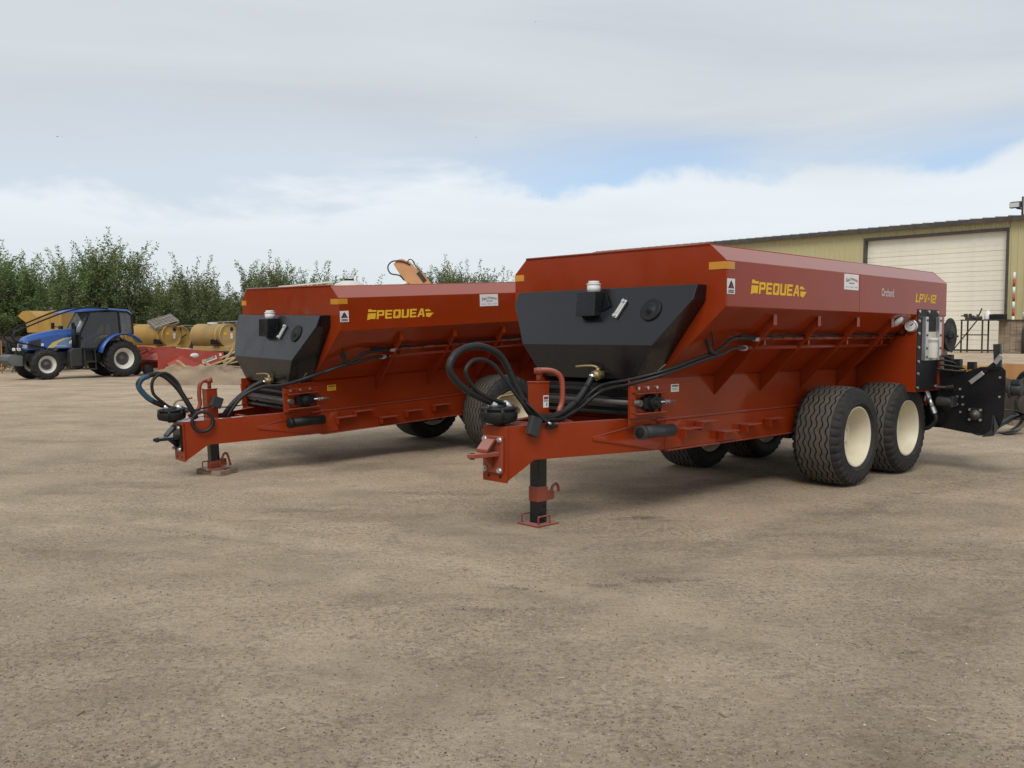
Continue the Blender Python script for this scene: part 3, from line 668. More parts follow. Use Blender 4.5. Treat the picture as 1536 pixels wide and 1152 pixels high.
    for s in (1, -1):
        prof = [(-1.45, .378), (-1.20, .548), (.12, .562), (.12, Z4 + .004), (-1.45, .828)]
        n = len(prof); o_ = [(u, s * vr(u), z) for u, z in prof]; i_ = [(u, s * (vr(u) - .016), z) for u, z in prof]
        db.add(o_ + i_, [tuple(range(n)), tuple(range(n, 2 * n))] + [(i, (i + 1) % n, n + (i + 1) % n, n + i) for i in range(n)])
        # flange on top and doubler plate on the side
        fl_ = [(-1.45, .828), (.12, Z4 + .004)]
        db.add([(u, s * (vr(u) - k), z + .0) for u, z in fl_ for k in (0, .07)] + [(u, s * (vr(u) - k), z + .012) for u, z in fl_ for k in (0, .07)], [(0, 1, 3, 2), (4, 5, 7, 6), (0, 1, 5, 4), (2, 3, 7, 6), (0, 2, 6, 4), (1, 3, 7, 5)])
        e = .012
        dp = [(-.66, .712), (-.66, .682), (-.02, .565), (.30, .575), (.30, Z4 - .02), (-.02, Z4 - .004)]
        vv_ = lambda u: vr(u) if u < .1 else .61
        db.add([(u, s * (vv_(u) + .001), z) for u, z in dp] + [(u, s * (vv_(u) + e), z) for u, z in dp], [tuple(range(6)), tuple(range(6, 12))] + [(i, (i + 1) % 6, 6 + (i + 1) % 6, 6 + i) for i in range(6)])
    db.box(-1.466, -1.45, -.145, .145, .372, .835)
    db.prism([(-1.45, -.13, .829), (-1.02, -.25, .831), (-1.02, .25, .831), (-1.45, .13, .829)], (0, 0, .008))
    db.prism([(-1.45, -.115, .38), (-1.21, -.18, .545), (-1.21, .18, .545), (-1.45, .115, .38)], (0, 0, .01))
    db.box(-.62, -.56, -.34, .34, .60, .80)
    db.box(-.10, -.02, -.52, .52, .60, .82)
    drawbar = db.build('drawbar', 'red', root, .003)
    # hitch
    hm = 'red2' if near else 'black'
    hz = .61 if near else .655
    ht = B(); ht.box(-1.49, -1.4665, -.115, .115, hz - .16, hz + .145)
    ht.prism([(-1.48, -.085, hz - .018), (-1.62, -.075, hz - .018), (-1.73, -.045, hz - .018), (-1.765, 0, hz - .018), (-1.73, .045, hz - .018), (-1.62, .075, hz - .018), (-1.48, .085, hz - .018)], (0, 0, .034))
    ht.prism([(-1.49, -.075, hz + .115), (-1.62, -.055, hz + .018), (-1.62, -.055, hz + .045), (-1.53, -.065, hz + .125)], (0, .13, 0))
    ht.prism([(-1.49, -.012, hz - .13), (-1.60, -.012, hz - .02), (-1.49, -.012, hz - .02)], (0, .024, 0))
    hitch = ht.build('hitch', hm, root, .005)
    for v in (-.09, .09):
        for z in (hz + .118, hz - .135):
            bo = B(); bo.cyl((-1.50, v, z), (-1.49, v, z), .024, 12).cyl((-1.515, v, z), (-1.50, v, z), .019, 6, smooth=False); bo.build('bolt', 'steel', hitch)
    pin = B(); pin.cyl((-1.715, 0, hz - .03), (-1.715, 0, hz + .02), .022, 12); pin.build('hitch_eye', 'blackm', hitch)
    for v in (-.07, .07):
        bo = B(); bo.cyl((-1.469, v, .42), (-1.466, v, .42), .014, 10); bo.build('bolt_hole', 'blackm', drawbar)
    # --- jack stand
    ju = -.945 if near else -1.06; hw = .066; g0 = gl(ju) - (.03 if near else .065)
    jk = B(); jk.box(ju - hw, ju + hw, -hw, hw, .55, 1.18); jk.box(ju - hw - .006, ju + hw + .006, -hw - .006, hw + .006, 1.178, 1.19); jack = jk.build('jack_stand', 'red', root, .004)
    sh = B(); sh.cyl((ju, 0, 1.18), (ju, 0, 1.30), .022, 12); sh.cyl((ju, 0, 1.255), (ju, 0, 1.305), .042, 12); sh.build('crank_shaft', 'red2', jack)
    if near: hp = [(-.975, .0, 1.285), (-.90, .06, 1.285), (-.84, .10, 1.268), (-.795, .13, 1.215), (-.79, .14, 1.10), (-.80, .14, 1.0), (-.835, .14, .93), (-.82, .14, .868), (-.75, .14, .842), (-.63, .14, .80)]
    else: hp = [(-1.03, 0, 1.30), (-1.10, 0, 1.29), (-1.17, .0, 1.25), (-1.19, .0, 1.12), (-1.185, 0, 1.02), (-1.215, 0, .95), (-1.27, .0, .91), (-1.33, .0, .88)]
    hd = B(); hd.tube(spline(hp, 5), .024, 12); hd.build('crank_handle', 'red2', jack)
    inn = B(); iw = .053; zb = g0 + (.012 if near else .075)
    inn.box(ju - iw, ju + iw, -iw, iw, zb, .56); inn.build('inner_tube', 'black', jack, .006)
    cz = .20 if near else .24
    if near:
        cl = B(); cl.box(ju - .060, ju + .060, -.060, .060, cz - .055, cz + .075); cl.box(ju + .058, ju + .17, -.035, .035, cz - .055, cz + .02)
        cl.build('collar', 'red2', jack, .005)
        hk = B(); hk.tube(spline([(ju + .13, .03, cz + .0), (ju + .15, .03, cz + .06), (ju + .19, .03, cz + .08), (ju + .22, .03, cz + .05), (ju + .225, .03, cz + .01)], 4), .013, 8); hk.build('hook', 'red2', jack)
        for z in (.10, .02):
            pn = B(); pn.cyl((ju + .02, iw - .001, z), (ju + .02, iw + .002, z), .016, 12); pn.build('pin_hole', 'blackm', jack)
    else:
        cl = B(); cl.box(ju - .060, ju + .060, -.060, .060, zb + .005, cz + .08); cl.box(ju + .058, ju + .14, -.045, .045, zb + .02, zb + .10); cl.build('collar', 'red2', jack, .005)
        hk = B(); hk.tube(spline([(ju + .05, .1, zb + .10), (ju + .09, .1, zb + .17), (ju + .13, .1, zb + .15), (ju + .16, .1, zb + .02)], 4), .014, 8); hk.build('hook', 'red2', jack)
    ft = B(); ft.box(ju - .135, ju + .135, -.125, .125, zb - .012, zb + .004); foot = ft.build('foot_plate', 'red2', jack, .003)
    for s in (-1, 1):
        hn = B(); hn.tube(spline([(ju - .10, s * .10, zb), (ju - .10, s * .10, zb + .065), (ju - .085, s * .10, zb + .072), (ju + .025, s * .10, zb + .072), (ju + .04, s * .10, zb + .065), (ju + .04, s * .10, zb)], 3), .007, 8); hn.build('foot_handle', 'red2', foot)
    s1 = B(); s1.box(ju - .01, ju + .055, hw, hw + .002, .965, 1.07); s1 = s1.build('sticker', 'white', jack)
    if near:
        p1 = B(); p1.box(ju - .003, ju + .048, hw + .002, hw + .003, 1.035, 1.06).build if False else p1.box(ju - .003, ju + .048, hw + .002, hw + .003, 1.035, 1.06); p1.build('print', 'inkr', s1)
        p2 = B(); p2.box(ju - .003, ju + .048, hw + .002, hw + .003, 1.018, 1.026).box(ju + .028, ju + .037, hw + .002, hw + .003, .976, 1.008); p2.build('print', 'inkb', s1)
        s2 = B(); s2.box(ju - .01, ju + .055, hw, hw + .002, .855, .905); s2.build('sticker', 'white', jack)
    # --- black oil tank on the front wall
    prof = [(1.075, 2.02, -.14), (1.068, 1.89, -.196), (.78, 1.505, -.372), (.56, 1.20, -.325)]
    tk = B(); n = 4
    vs = [(uf, v, z) for v, z, uf in prof] + [(uf, -v, z) for v, z, uf in prof] + [(-.004, v, z) for v, z, uf in prof] + [(-.004, -v, z) for v, z, uf in prof]
    fs = []
    for i in range(3): fs += [(i, i + 1, 4 + i + 1, 4 + i), (i, 8 + i, 8 + i + 1, i + 1), (4 + i, 4 + i + 1, 12 + i + 1, 12 + i), (8 + i, 12 + i, 12 + i + 1, 8 + i + 1)]
    fs += [(0, 4, 12, 8), (3, 11, 15, 7)]
    tk.add(vs, fs); tank = tk.build('oil_tank', 'black', root, .006)
    def fu(z): return -.14 - (2.02 - z) / (2.02 - 1.505) * (.372 - .14)
    nrm = Vector((-(2.02 - 1.505), 0, (.372 - .14))).normalized()   # outward of the upper face
    # filler neck with cap, box pocket, sight gauge, round cover
    fc = B(); fc.cyl((-.235, .01, 1.985), (-.235, .01, 2.05), .062, 20).cyl((-.235, .01, 2.05), (-.235, .01, 2.062), .066, 20).cyl((-.235, .01, 2.062), (-.235, .01, 2.085), .05, 16); fc.build('filler_cap', 'bone', tank)
    pk = B(); pk.prism([(fu(1.985) + .002, -.125, 1.985), (-.32, -.125, 1.985), (-.335, -.125, 1.765), (fu(1.765) + .002, -.125, 1.765)], (0, .225, 0)); pk.build('filter_box', 'black', tank, .005)
    gs = B(); gs.prism([(fu(1.98), .105, 1.98), (fu(1.98) - .03, .105, 1.98), (fu(1.86) - .02, .19, 1.86), (fu(1.80), .105, 1.80)], (0, .012, 0)); gs.build('gusset', 'black', tank)
    e_u = Vector((-(.372 - .14), 0, -(2.02 - 1.505))).normalized()
    a_ = Vector((fu(1.90), .36, 1.90)) + nrm * .014; b_ = Vector((fu(1.74), .29, 1.74)) + nrm * .014
    sg = B(); sg.beam(a_, b_, .058, .026, up=nrm); sgo = sg.build('sight_gauge', 'steel', tank, .008)
    gt = B(); gt.beam(a_.lerp(b_, .25) + nrm * .012, a_.lerp(b_, .75) + nrm * .012, .022, .012, up=nrm); gt.build('sight_glass', 'clear', sgo, .003)
    for f in (.1, .9):
        q = a_.lerp(b_, f) + nrm * .012; bo = B(); bo.cyl(q, q + nrm * .016, .016, 12); bo.build('bolt', 'steel', sgo)
    c0 = Vector((fu(1.808), .665, 1.808)); cv_ = B(); cv_.lathe([(0, .105), (.012, .105), (.016, .095), (.012, .08), (.014, .03), (.022, .028), (.022, 0)], c0, nrm, 30); cv_.build('access_cover', 'blackm', tank)
    bk = B(); bk.tube([(-.2, .80, 1.34), (-.2, .66, 1.24), (-.24, .64, 1.2)], .006, 6); bk.build('wire_clip', 'iron', tank)
    # brass valve at the bottom
    vl = B(); vl.cyl((-.335, .21, 1.235), (-.43, .17, 1.235), .038, 14).cyl((-.375, .19, 1.235), (-.395, .185, 1.235), .052, 8, smooth=False).cyl((-.38, .19, 1.235), (-.38, .19, 1.30), .018, 10); vl = vl.build('valve', 'brass', tank)
    vh = B(); vh.tube(spline([(-.38, .19, 1.30), (-.40, .14, 1.315), (-.43, .05, 1.312), (-.44, -.02, 1.305)], 4), .012, 8); vh.build('valve_handle', 'brass', vl)
    # --- hoses
    def hose(name, pts, r, mat='rubber', seg=12, n=8): return B().tube(spline(pts, n), r, seg).build(name, mat, root)
    if near:
        hose('suction_hose', [(-1.43, .0, .985), (-1.50, 0, 1.03), (-1.777, 0, 1.148), (-1.952, 0, 1.313), (-1.86, 0, 1.455), (-1.634, 0, 1.497), (-1.411, .02, 1.411), (-1.28, .06, 1.17), (-1.16, .12, .93), (-1.02, .145, .89), (-.86, .15, .905), (-.66, .17, 1.0), (-.50, .17, 1.14), (-.43, .17, 1.228)], .029, n=7)
        hose('pressure_hose', [(-1.30, .03, .985), (-1.42, .03, 1.03), (-1.66, .02, 1.125), (-1.80, .02, 1.283), (-1.706, .02, 1.388), (-1.523, .03, 1.357), (-1.40, .08, 1.20), (-1.24, .13, 1.0), (-1.10, .17, .885), (-.95, .17, .868), (-.80, .17, .875), (-.60, .17, .99), (-.40, .23, 1.135), (-.385, .56, 1.205), (-.22, .80, 1.285), (.10, .86, 1.37), (.34, .98, 1.46), (.47, 1.03, 1.555), (.70, 1.03, 1.565), (.95, 1.03, 1.56)], .0165, n=6)
        hose('return_hose', [(-1.05, .15, .85), (-.90, .16, .845), (-.62, .19, .95), (-.42, .26, 1.09), (-.40, .56, 1.165), (-.24, .80, 1.25), (.10, .86, 1.335), (.34, 1.0, 1.42), (.50, 1.0, 1.467), (.66, .99, 1.475), (.85, .96, 1.475)], .0155, n=6)
        for p in ((-.66, .17, 1.0), (-.51, .17, 1.13)):
            zt = B(); zt.lathe([(-.006, .036), (.006, .036)], p, (.7, .05, .6), 14); zt.build('cable_tie', 'blackm', root)
    else:
        hose('suction_hose', [(-1.52, 0, .99), (-1.60, 0, 1.03), (-1.759, 0, 1.122), (-1.882, 0, 1.287), (-1.815, 0, 1.38), (-1.625, 0, 1.402), (-1.466, .03, 1.249), (-1.36, .08, 1.04), (-1.28, .10, .86)], .030, n=7)
        hose('hose_sleeve', [(-1.74, 0, 1.108), (-1.80, 0, 1.16), (-1.872, 0, 1.26), (-1.875, 0, 1.32), (-1.83, 0, 1.372), (-1.76, 0, 1.395)], .032, 'hose_blue')
        hose('pressure_hose', [(-1.54, .02, 1.0), (-1.62, .02, 1.07), (-1.731, .02, 1.196), (-1.72, .02, 1.349), (-1.586, .02, 1.414), (-1.462, .03, 1.311), (-1.41, .06, 1.165), (-1.33, .1, .93)], .018)
        hose('feed_hose', [(-.93, .02, .80), (-.90, .03, .87), (-.76, .05, 1.02), (-.56, .1, 1.165), (-.43, .17, 1.232)], .030)
        hose('return_hose', [(-.90, .10, .80), (-.88, .12, .88), (-.72, .16, 1.07), (-.50, .25, 1.17), (-.40, .56, 1.20), (-.22, .80, 1.28), (.10, .86, 1.37), (.34, .98, 1.46), (.47, 1.03, 1.54), (.70, 1.03, 1.56), (.95, 1.03, 1.56)], .02)
        hose('return_hose', [(.0, .84, 1.33), (.2, .93, 1.40), (.40, 1.0, 1.44), (.60, .99, 1.475), (.85, .96, 1.475)], .018)
        rg = B(); rg.lathe([(.02 * math.cos(t), .115 + .02 * math.sin(t)) for t in np.linspace(0, 2 * math.pi, 9)[:-1]], (-1.26, .225, .83), (-.28, .95, .1), 26, closed=True); rg.build('coiled_cable', 'rubber', root)
        bx = B(); bx.obox((ju + .02, .13, 1.03), (.13, .075, .13), Matrix.Rotation(.4, 3, 'Y')); bx.build('control_box', 'grey_dark', jack, .012)
    for (a_, b_) in (((-.46, .17, 1.19), (-.425, .17, 1.235)),):
        B().lathe([(-.008, .0315), (.008, .0315)], (-.435, .17, 1.222), (.5, 0, .86), 14).build('hose_clamp', 'steel', root)
    # elbow hose at the tank side (both)
    hose('tank_hose', [(-.03, .87, 1.70), (.04, .90, 1.715), (.10, .91, 1.69), (.17, .93, 1.62), (.21, .95, 1.52), (.24, .96, 1.45), (.30, .98, 1.425)], .02)
    fi = B(); fi.tube(spline([(-.04, .86, 1.70), (.04, .90, 1.715), (.10, .91, 1.69), (.15, .925, 1.645)], 5), .026, 12); fi.cyl((.14, .92, 1.655), (.185, .935, 1.585), .032, 8, smooth=False).cyl((-.06, .85, 1.695), (-.0, .88, 1.71), .036, 8, smooth=False); fi.build('elbow_fitting', 'steel', root)
    hose('sensor_wire', [(-.06, .90, 1.775), (.0, .95, 1.79), (.08, 1.02, 1.745), (.16, 1.02, 1.62), (.24, .99, 1.5)], .007, n=6, seg=6)
    # --- steel lines along the ribs, cable tied to the upper one
    p1 = B(); p1.tube([(.94, 1.03, 1.56), (4.02, 1.03, 1.575)], .0175, 10); p1.build('steel_line', 'red', root)
    p2 = B(); p2.tube([(.80, .96, 1.475), (3.93, .96, 1.485)], .0175, 10); p2.build('steel_line', 'red', root)
    for (u, v, z) in ((.90, 1.03, 1.56), (.78, .96, 1.475)):
        ff = B(); ff.cyl((u - .07, v, z), (u + .03, v, z), .025, 8, smooth=False).cyl((u - .03, v, z), (u + .0, v, z), .03, 6, smooth=False); ff.build('line_fitting', 'steel', root)
    cb = []
    for k in range(60):
        u = .55 + k * 3.35 / 59; cb.append((u, 1.045 + .006 * math.sin(k * 1.9), 1.583 + .006 * math.sin(k * .9) + (u - .9) * .005))
    cbl = B(); cbl.tube(cb, .0105, 8); cbl.build('wiring_loom', 'blackm', root)
    for k in range(14):
        u = 1.1 + k * .21; t_ = B(); t_.lathe([(-.006, .030), (.006, .030)], (u, 1.037, 1.57 + (u - .9) * .005), (1, 0, 0), 12); t_.build('cable_tie', 'blackm', root)
    for u in (1.0, 1.83, 2.66, 3.49):
        cp = B(); cp.box(u - .015, u + .015, .955, 1.045, 1.50, 1.545); cp.build('pipe_clamp', 'red', root)
    # --- manual tube and step brackets on the rail
    mt = B(); mt.cyl((-.40, .69, .755), (.06, .69, .748), .056, 18).cyl((-.41, .69, .755), (-.36, .69, .754), .062, 18); mt.build('document_tube', 'blackm' if not near else 'grey_dark', root, 0)
    mc = B(); mc.lathe([(0, .05), (.004, .045), (.0, .03), (.006, .02), (.006, 0)], (-.411, .69, .755), (-1, 0, 0), 20); mc.build('tube_cap', 'blackm', root)
    for (u0, z0) in ((.26, .73), (.52, .78), (.90, .66), (1.30, .70), (1.75, .73)):
        sb = B(); sb.box(u0, u0 + .26, .60, .70, z0, z0 + .012).box(u0, u0 + .26, .60, .612, z0 - .09, z0).box(u0, u0 + .012, .60, .69, z0 - .07, z0); sb.build('step_bracket', 'red', root, .002)
    # --- axles, walking beams, wheels
    for s in (1, -1):
        wb = B(); wb.prism([(U1 - .35, s * .45, .48), (U1 + AX + .35, s * .45, .48), (U1 + AX + .35, s * .45, .60), (U1 + AX / 2 + .2, s * .45, .66), (U1 + AX / 2 - .2, s * .45, .66), (U1 - .35, s * .45, .60)], (0, s * .1, 0)); wb.build('walking_beam', 'blackm', root)
    for k in (0, 1):
        u = U1 + k * AX; zg = gl(u)
        ax = B(); ax.cyl((u, -.9, zg + .532), (u, .9, zg + .532), .055, 16); ax.build('axle', 'blackm', root)
        for s in (1, -1):
            w = link('wheel', HUB, root, (u, -s * (AW - .265), zg + .525), (0, (k * .7 + s * .3), 0 if s < 0 else math.pi))
            link('tyre', TYRE, w); link('rim', RIM, w)
    lump = B()
    for u in (1.95, 2.22): lump.prism([(u, -.1, .55), (u + .02, -.1, .46), (u + .1, -.1, .42), (u + .17, -.1, .46), (u + .19, -.1, .55)], (0, .15, 0))
    lump.build('spring_hanger', 'blackm', root)
    # --- rear box and its transverse front panel
    rb_ = B()
    for s in (1, -1):
        rb_.prism([(3.90, s * .566, .95), (3.90, s * 1.262, .95), (3.90, s * 1.262, Z2 - .004), (3.90, s * .566, Z3 - .004)], (.014, 0, 0))
        rb_.box(3.914, 4.70, s * 1.25, s * 1.262, .95, Z2 - .004)
        rb_.box(3.914, 4.70, s * .566, s * 1.25, .95, .962)
    rb_.build('rear_box', 'red', root, .003)
    if near:
        bp = B(); bp.box(3.905, 4.50, 1.264, 1.272, .965, 1.832).box(3.905, 4.50, 1.266, 1.274, 1.832, 1.895); plate = bp.build('side_plate', 'blackm', root, .002)
        for z in (1.87, 1.76, 1.62, 1.46, 1.30, 1.16, 1.0):
            for u in ((3.94, 4.46) if z in (1.87, 1.0) else (3.94,)):
                bo = B(); bo.cyl((u, 1.272, z), (u, 1.284, z), .018, 6, smooth=False); bo.build('bolt', 'steel', plate)
        bo = B(); bo.cyl((4.2, 1.274, 1.87), (4.2, 1.286, 1.87), .018, 6, smooth=False); bo.build('bolt', 'steel', plate)
        for u in (4.02, 4.41):
            st = B(); st.box(u, u + .07, 1.2725, 1.32, 1.31, 1.81); strip = st.build('guide_strip', 'steel', plate, .003)
            for z in (1.77, 1.60, 1.45, 1.35):
                q = B(); q.cyl((u + .035, 1.32, z), (u + .035, 1.329, z), .016, 6, smooth=False); q.build('bolt', 'iron', strip)
        wn = B(); wn.box(4.10, 4.405, 1.273, 1.285, 1.31, 1.64); wn.build('sight_window', 'clear', plate)
        bt = B(); bt.lathe([(0, .06), (.16, .062), (.19, .055), (.20, .068), (.23, .068), (.23, 0)], (4.25, 1.30, 1.34), (0, 0, 1), 18); bt.build('grease_reservoir', 'white_poly', plate)
        pg = B(); pg.lathe([(0, .072), (.03, .072), (.034, .064), (.028, .060), (.028, 0)], (3.9, 1.205, 1.705), (-1, 0, 0), 26); pgo = pg.build('pressure_gauge', 'steel', root)
        pf = B(); pf.lathe([(.0285, .058), (.03, .0)], (3.9, 1.205, 1.705), (-1, 0, 0), 20); pf.build('dial', 'white', pgo)
        nd_ = B(); nd_.beam((3.868, 1.205, 1.705), (3.868, 1.235, 1.735), .01, .003, up=(1, 0, 0)); nd_.build('needle', 'inkb', pgo)
        lamp = B(); lamp.lathe([(0, .075), (.03, .07), (.045, .03), (.045, 0)], (3.55, 1.18, 1.755), (.1, .66, -.75), 20); lamp.build('marker_lamp', 'lamp', root)
        ho = B(); ho.lathe([(0, .06), (.02, .062), (.02, .045), (.0, .045)], (3.9, 1.10, 1.655), (-1, 0, 0), 20); ho.build('grommet', 'blackm', root)
        ds = B(); ds.lathe([(0, 0), (0, .205), (.012, .205), (.02, .19), (.012, .17), (.012, .05), (.04, .045), (.06, .02), (.06, 0)], (4.93, 1.24, 1.605), (0, 1, 0), 36); disc = ds.build('fan_disc', 'blackm', root)
        dk = B(); dk.box(4.78, 5.09, 1.262, 1.29, 1.575, 1.60).cyl((4.93, .9, 1.605), (4.93, 1.24, 1.605), .03, 12); dk.build('disc_arm', 'blackm', disc)
        rs = B(); rs.box(4.75, 5.0, .6, 1.2, 1.2, 1.75); rs.build('rear_door_frame', 'black', root, .01)
        # cross conveyor
        cc = B(); cc.prism([(4.60, -1.95, .50), (4.60, 1.30, .50), (4.60, 1.60, .46), (4.60, 1.80, .46), (4.60, 1.93, .53), (4.60, 1.985, .68), (4.60, 1.985, 1.20), (4.60, 1.94, 1.245), (4.60, 1.72, 1.235), (4.60, 1.55, 1.17), (4.60, 1.25, 1.185), (4.60, -1.95, 1.185)], (.016, 0, 0))
        cc.prism([(5.30, -1.95, .50), (5.30, 1.60, .50), (5.30, 1.60, 1.0), (5.30, -1.95, 1.0)], (.016, 0, 0)); cc.box(4.616, 5.30, -1.9, 1.7, .78, .80); cc.box(4.616, 5.30, -1.6, 1.6, .52, .54)
        conv = cc.build('cross_conveyor', 'black', root, .003)
        rl_ = B(); rl_.cyl((4.62, 1.72, .68), (4.98, 1.72, .68), .12, 22); rl_.build('belt_roller', 'rubber', conv)
        bf = B(); bf.box(4.578, 4.60, 1.60, 1.76, .60, .76); bf = bf.build('flange_bearing', 'blackm', conv, .01)
        bh = B(); bh.lathe([(0, .06), (.03, .055), (.035, .03), (.05, .028), (.05, 0)], (4.578, 1.68, .68), (-1, 0, 0), 20); bh.build('bearing_hub', 'iron', bf)
        for v in (1.62, 1.74):
            for z in (.622, .738):
                q = B(); q.cyl((4.578, v, z), (4.565, v, z), .016, 6, smooth=False); q.build('bolt', 'steel', bf)
        for v, z in ((1.50, .97), (1.53, .88), (1.47, .88), (1.535, .79), (1.47, .79), (1.51, .70), (1.23, .64), (1.93, 1.12), (1.93, .90)):
            q = B(); q.cyl((4.60, v, z), (4.588, v, z), .014, 6, smooth=False); q.build('bolt', 'steel', conv)
        md = B(); md.cyl((4.50, 1.28, .82), (4.50, 1.46, .82), .055, 18).box(4.45, 4.6, 1.44, 1.475, .76, .885); md.build('hydraulic_motor', 'grey_dark', conv, .006)
        dp_ = B(); dp_.tube([(4.55, .95, .985), (4.55, 1.42, .985)], .016, 8).cyl((4.55, 1.36, .985), (4.55, 1.44, 1.0), .022, 6, smooth=False); dp_.build('cross_pipe', 'grey_dark', conv)
        fh = B(); fh.tube(spline([(4.44, 1.16, 1.02), (4.44, 1.165, .96), (4.44, 1.18, .93)], 3), .024, 10).cyl((4.44, 1.17, .95), (4.44, 1.205, .86), .03, 8, smooth=False).cyl((4.44, 1.18, .91), (4.44, 1.15, .82), .022, 8).cyl((4.44, 1.205, .86), (4.44, 1.25, .75), .026, 10).cyl((4.44, 1.25, .75), (4.44, 1.28, .68), .03, 8, smooth=False); fh.build('hose_fittings', 'steel', conv)
        B().tube(spline([(4.44, 1.28, .69), (4.44, 1.29, .60), (4.44, 1.20, .50), (4.44, 1.08, .51), (4.44, 1.02, .62), (4.44, 1.05, .76), (4.44, 1.14, .82)], 6), .024, 10).build('motor_hose', 'rubber', conv)
        for i, (a, b) in enumerate((((4.56, 1.62, 1.05), (4.56, 1.76, 1.17)), ((4.56, 1.88, 1.28), (4.56, 1.95, 1.375)))):
            q = B(); q.beam(a, b, .05, .012, up=(1, 0, 0)); q.build('latch_handle', 'steel', conv, .003)
        q = B(); q.beam((4.575, 1.73, 1.15), (4.575, 1.90, 1.30), .04, .02, up=(1, 0, 0)); q.box(4.56, 4.60, 1.76, 1.92, 1.215, 1.23); q.build('latch_bar', 'blackm', conv)
        q = B(); q.beam((4.75, 1.86, 1.18), (4.75, 1.84, 1.50), .08, .05); q.build('conveyor_post', 'grey_dark', conv, .006)
        q = B(); q.prism([(4.575, 1.87, .68), (4.56, 1.86, .52), (4.44, 1.80, .44), (4.44, 1.92, .46), (4.56, 1.93, .54)], (0, .015, .01)); q.build('belt_scraper', 'grey_dark', conv)
        for k in range(4):
            B().tube(spline([(4.45, 1.15 + .03 * k, 1.26), (4.5, 1.25, 1.36 - .05 * k), (4.58, 1.38 + .04 * k, 1.33 - .05 * k), (4.66, 1.42 + .05 * k, 1.20)], 5), .014, 8).build('hydraulic_hose', 'rubber', conv)
        q = B(); q.cyl((4.70, 1.99, .98), (4.70, 2.13, .98), .07, 18).cyl((4.70, 2.0, .98), (4.70, 2.03, .98), .10, 18).box(4.64, 4.76, 2.04, 2.12, 1.04, 1.10); q.build('end_motor', 'grey_dark', conv, .006)
        for k in range(3): B().tube(spline([(4.70, 2.08, 1.09), (4.68 + .03 * k, 2.16 + .05 * k, 1.18 + .03 * k), (4.72, 2.30 + .03 * k, 1.12), (4.80, 2.28, 1.0 - .08 * k), (4.9, 2.1, .92)], 6), .014, 8).build('hydraulic_hose', 'rubber', conv)
        q = B(); n_ = 9; arc = [(1.95 + .26 * math.sin(R(10 * k)), .80 - .30 * math.cos(R(10 * k)) + .0) for k in range(n_)]
        q.add([(u_, v_, z_) for u_ in (4.62, 5.0) for v_, z_ in arc] + [(u_, v_ + .006, z_ - .006) for u_ in (4.62, 5.0) for v_, z_ in arc], [(k, k + 1, n_ + k + 1, n_ + k) for k in range(n_ - 1)] + [(2 * n_ + k, 2 * n_ + k + 1, 3 * n_ + k + 1, 3 * n_ + k) for k in range(n_ - 1)], True); q.build('belt_guard', 'black', conv)
        for (v_, z_, l_) in ((1.40, 1.20, .12), (1.56, 1.19, .10), (1.30, 1.21, .16)): B().box(4.62, 4.72, v_, v_ + .08, z_ - .03, z_ + l_).build('bracket_tab', 'blackm', conv, .006)
        q = B(); q.box(4.54, 4.57, 1.07, 1.14, .76, .88); q.build('tail_light', 'redlens', root, .006)
        q = B(); q.box(4.62, 4.80, 1.40, 1.62, 1.16, 1.20); q.build('caution_plate', 'yellow', conv)
    # --- pump on the drawbar nose
    pu = -1.42 if near else -1.53; zp_ = .855
    pm = B(); pm.lathe([(0, .09), (.02, .15), (.06, .16), (.10, .155), (.105, .135), (.115, .135), (.12, .155), (.135, .15), (.14, .07), (.16, .06), (.16, 0)], (pu, 0, zp_), (0, 0, 1), 26); pm.cyl((pu, 0, .835), (pu, 0, .86), .05, 12); pump = pm.build('pump_gearbox', 'blackm', root, .003)
    for k in range(6):
        a = k * math.pi / 3; q = B(); q.cyl((pu + .14 * math.cos(a), .14 * math.sin(a), zp_ + .04), (pu + .14 * math.cos(a), .14 * math.sin(a), zp_ + .13), .022, 8); q.build('bolt_boss', 'blackm', pump)
    fa = B(); fa.cyl((pu + .14, .03, .975), (pu + .05, .02, 1.02), .03, 10).cyl((pu + .14, .03, .975), (pu + .19, .03, .945), .034, 6, smooth=False).cyl((pu + .0, 0, .98), (pu - .09, 0, 1.035), .036, 10); fa.build('hose_fitting', 'steel', pump)
    gd = B(); gd.tube(spline([(pu + .05, -.1, .98), (pu + .10, -.1, 1.06), (pu + .18, -.05, 1.08), (pu + .24, .03, 1.10)], 4), .012, 8); gd.build('lift_ring', 'brass', pump)
    if near:
        for k in range(5):
            B().tube(spline([(-1.25, .10 + .01 * k, 1.06), (-1.22 + .01 * k, .17, 1.0 - .01 * k), (-1.16 + .02 * k, .26, .90 - .01 * k), (-1.11 + .025 * k, .29, .83), (-1.12 + .02 * k, .26, .81)], 5), .009, 6).build('cable', 'rubber', root)
        q = B(); q.obox((-1.25, .245, .835), (.12, .05, .16), Matrix.Rotation(.35, 3, 'Y')); q.build('plug_box', 'grey_dark', root, .008)
        q = B(); q.prism([(-1.45, -.12, .842), (-1.30, -.05, .842), (-1.32, .02, .842), (-1.45, -.04, .842)], (0, 0, .008)); q.build('paint_tag', 'white', root)
        q = B(); q.cyl((-1.12, .275, .86), (-1.10, .30, .85), .012, 8); q.build('cable_connector', 'steel', root)
    else:
        B().tube(spline([(-1.40, .05, .95), (-1.25, .1, .965), (-1.1, .12, .99), (-1.05, .13, 1.02)], 5), .012, 6).build('cable', 'rubber', root)
        B().tube(spline([(-1.02, .14, .99), (-.95, .12, .96), (-.7, .1, .96), (-.5, .1, 1.0)], 5), .008, 6).build('cable', 'rubber', root)
    return root
near_s = spreader(.909, 8.511, .7678, -.0064, .0048, True)
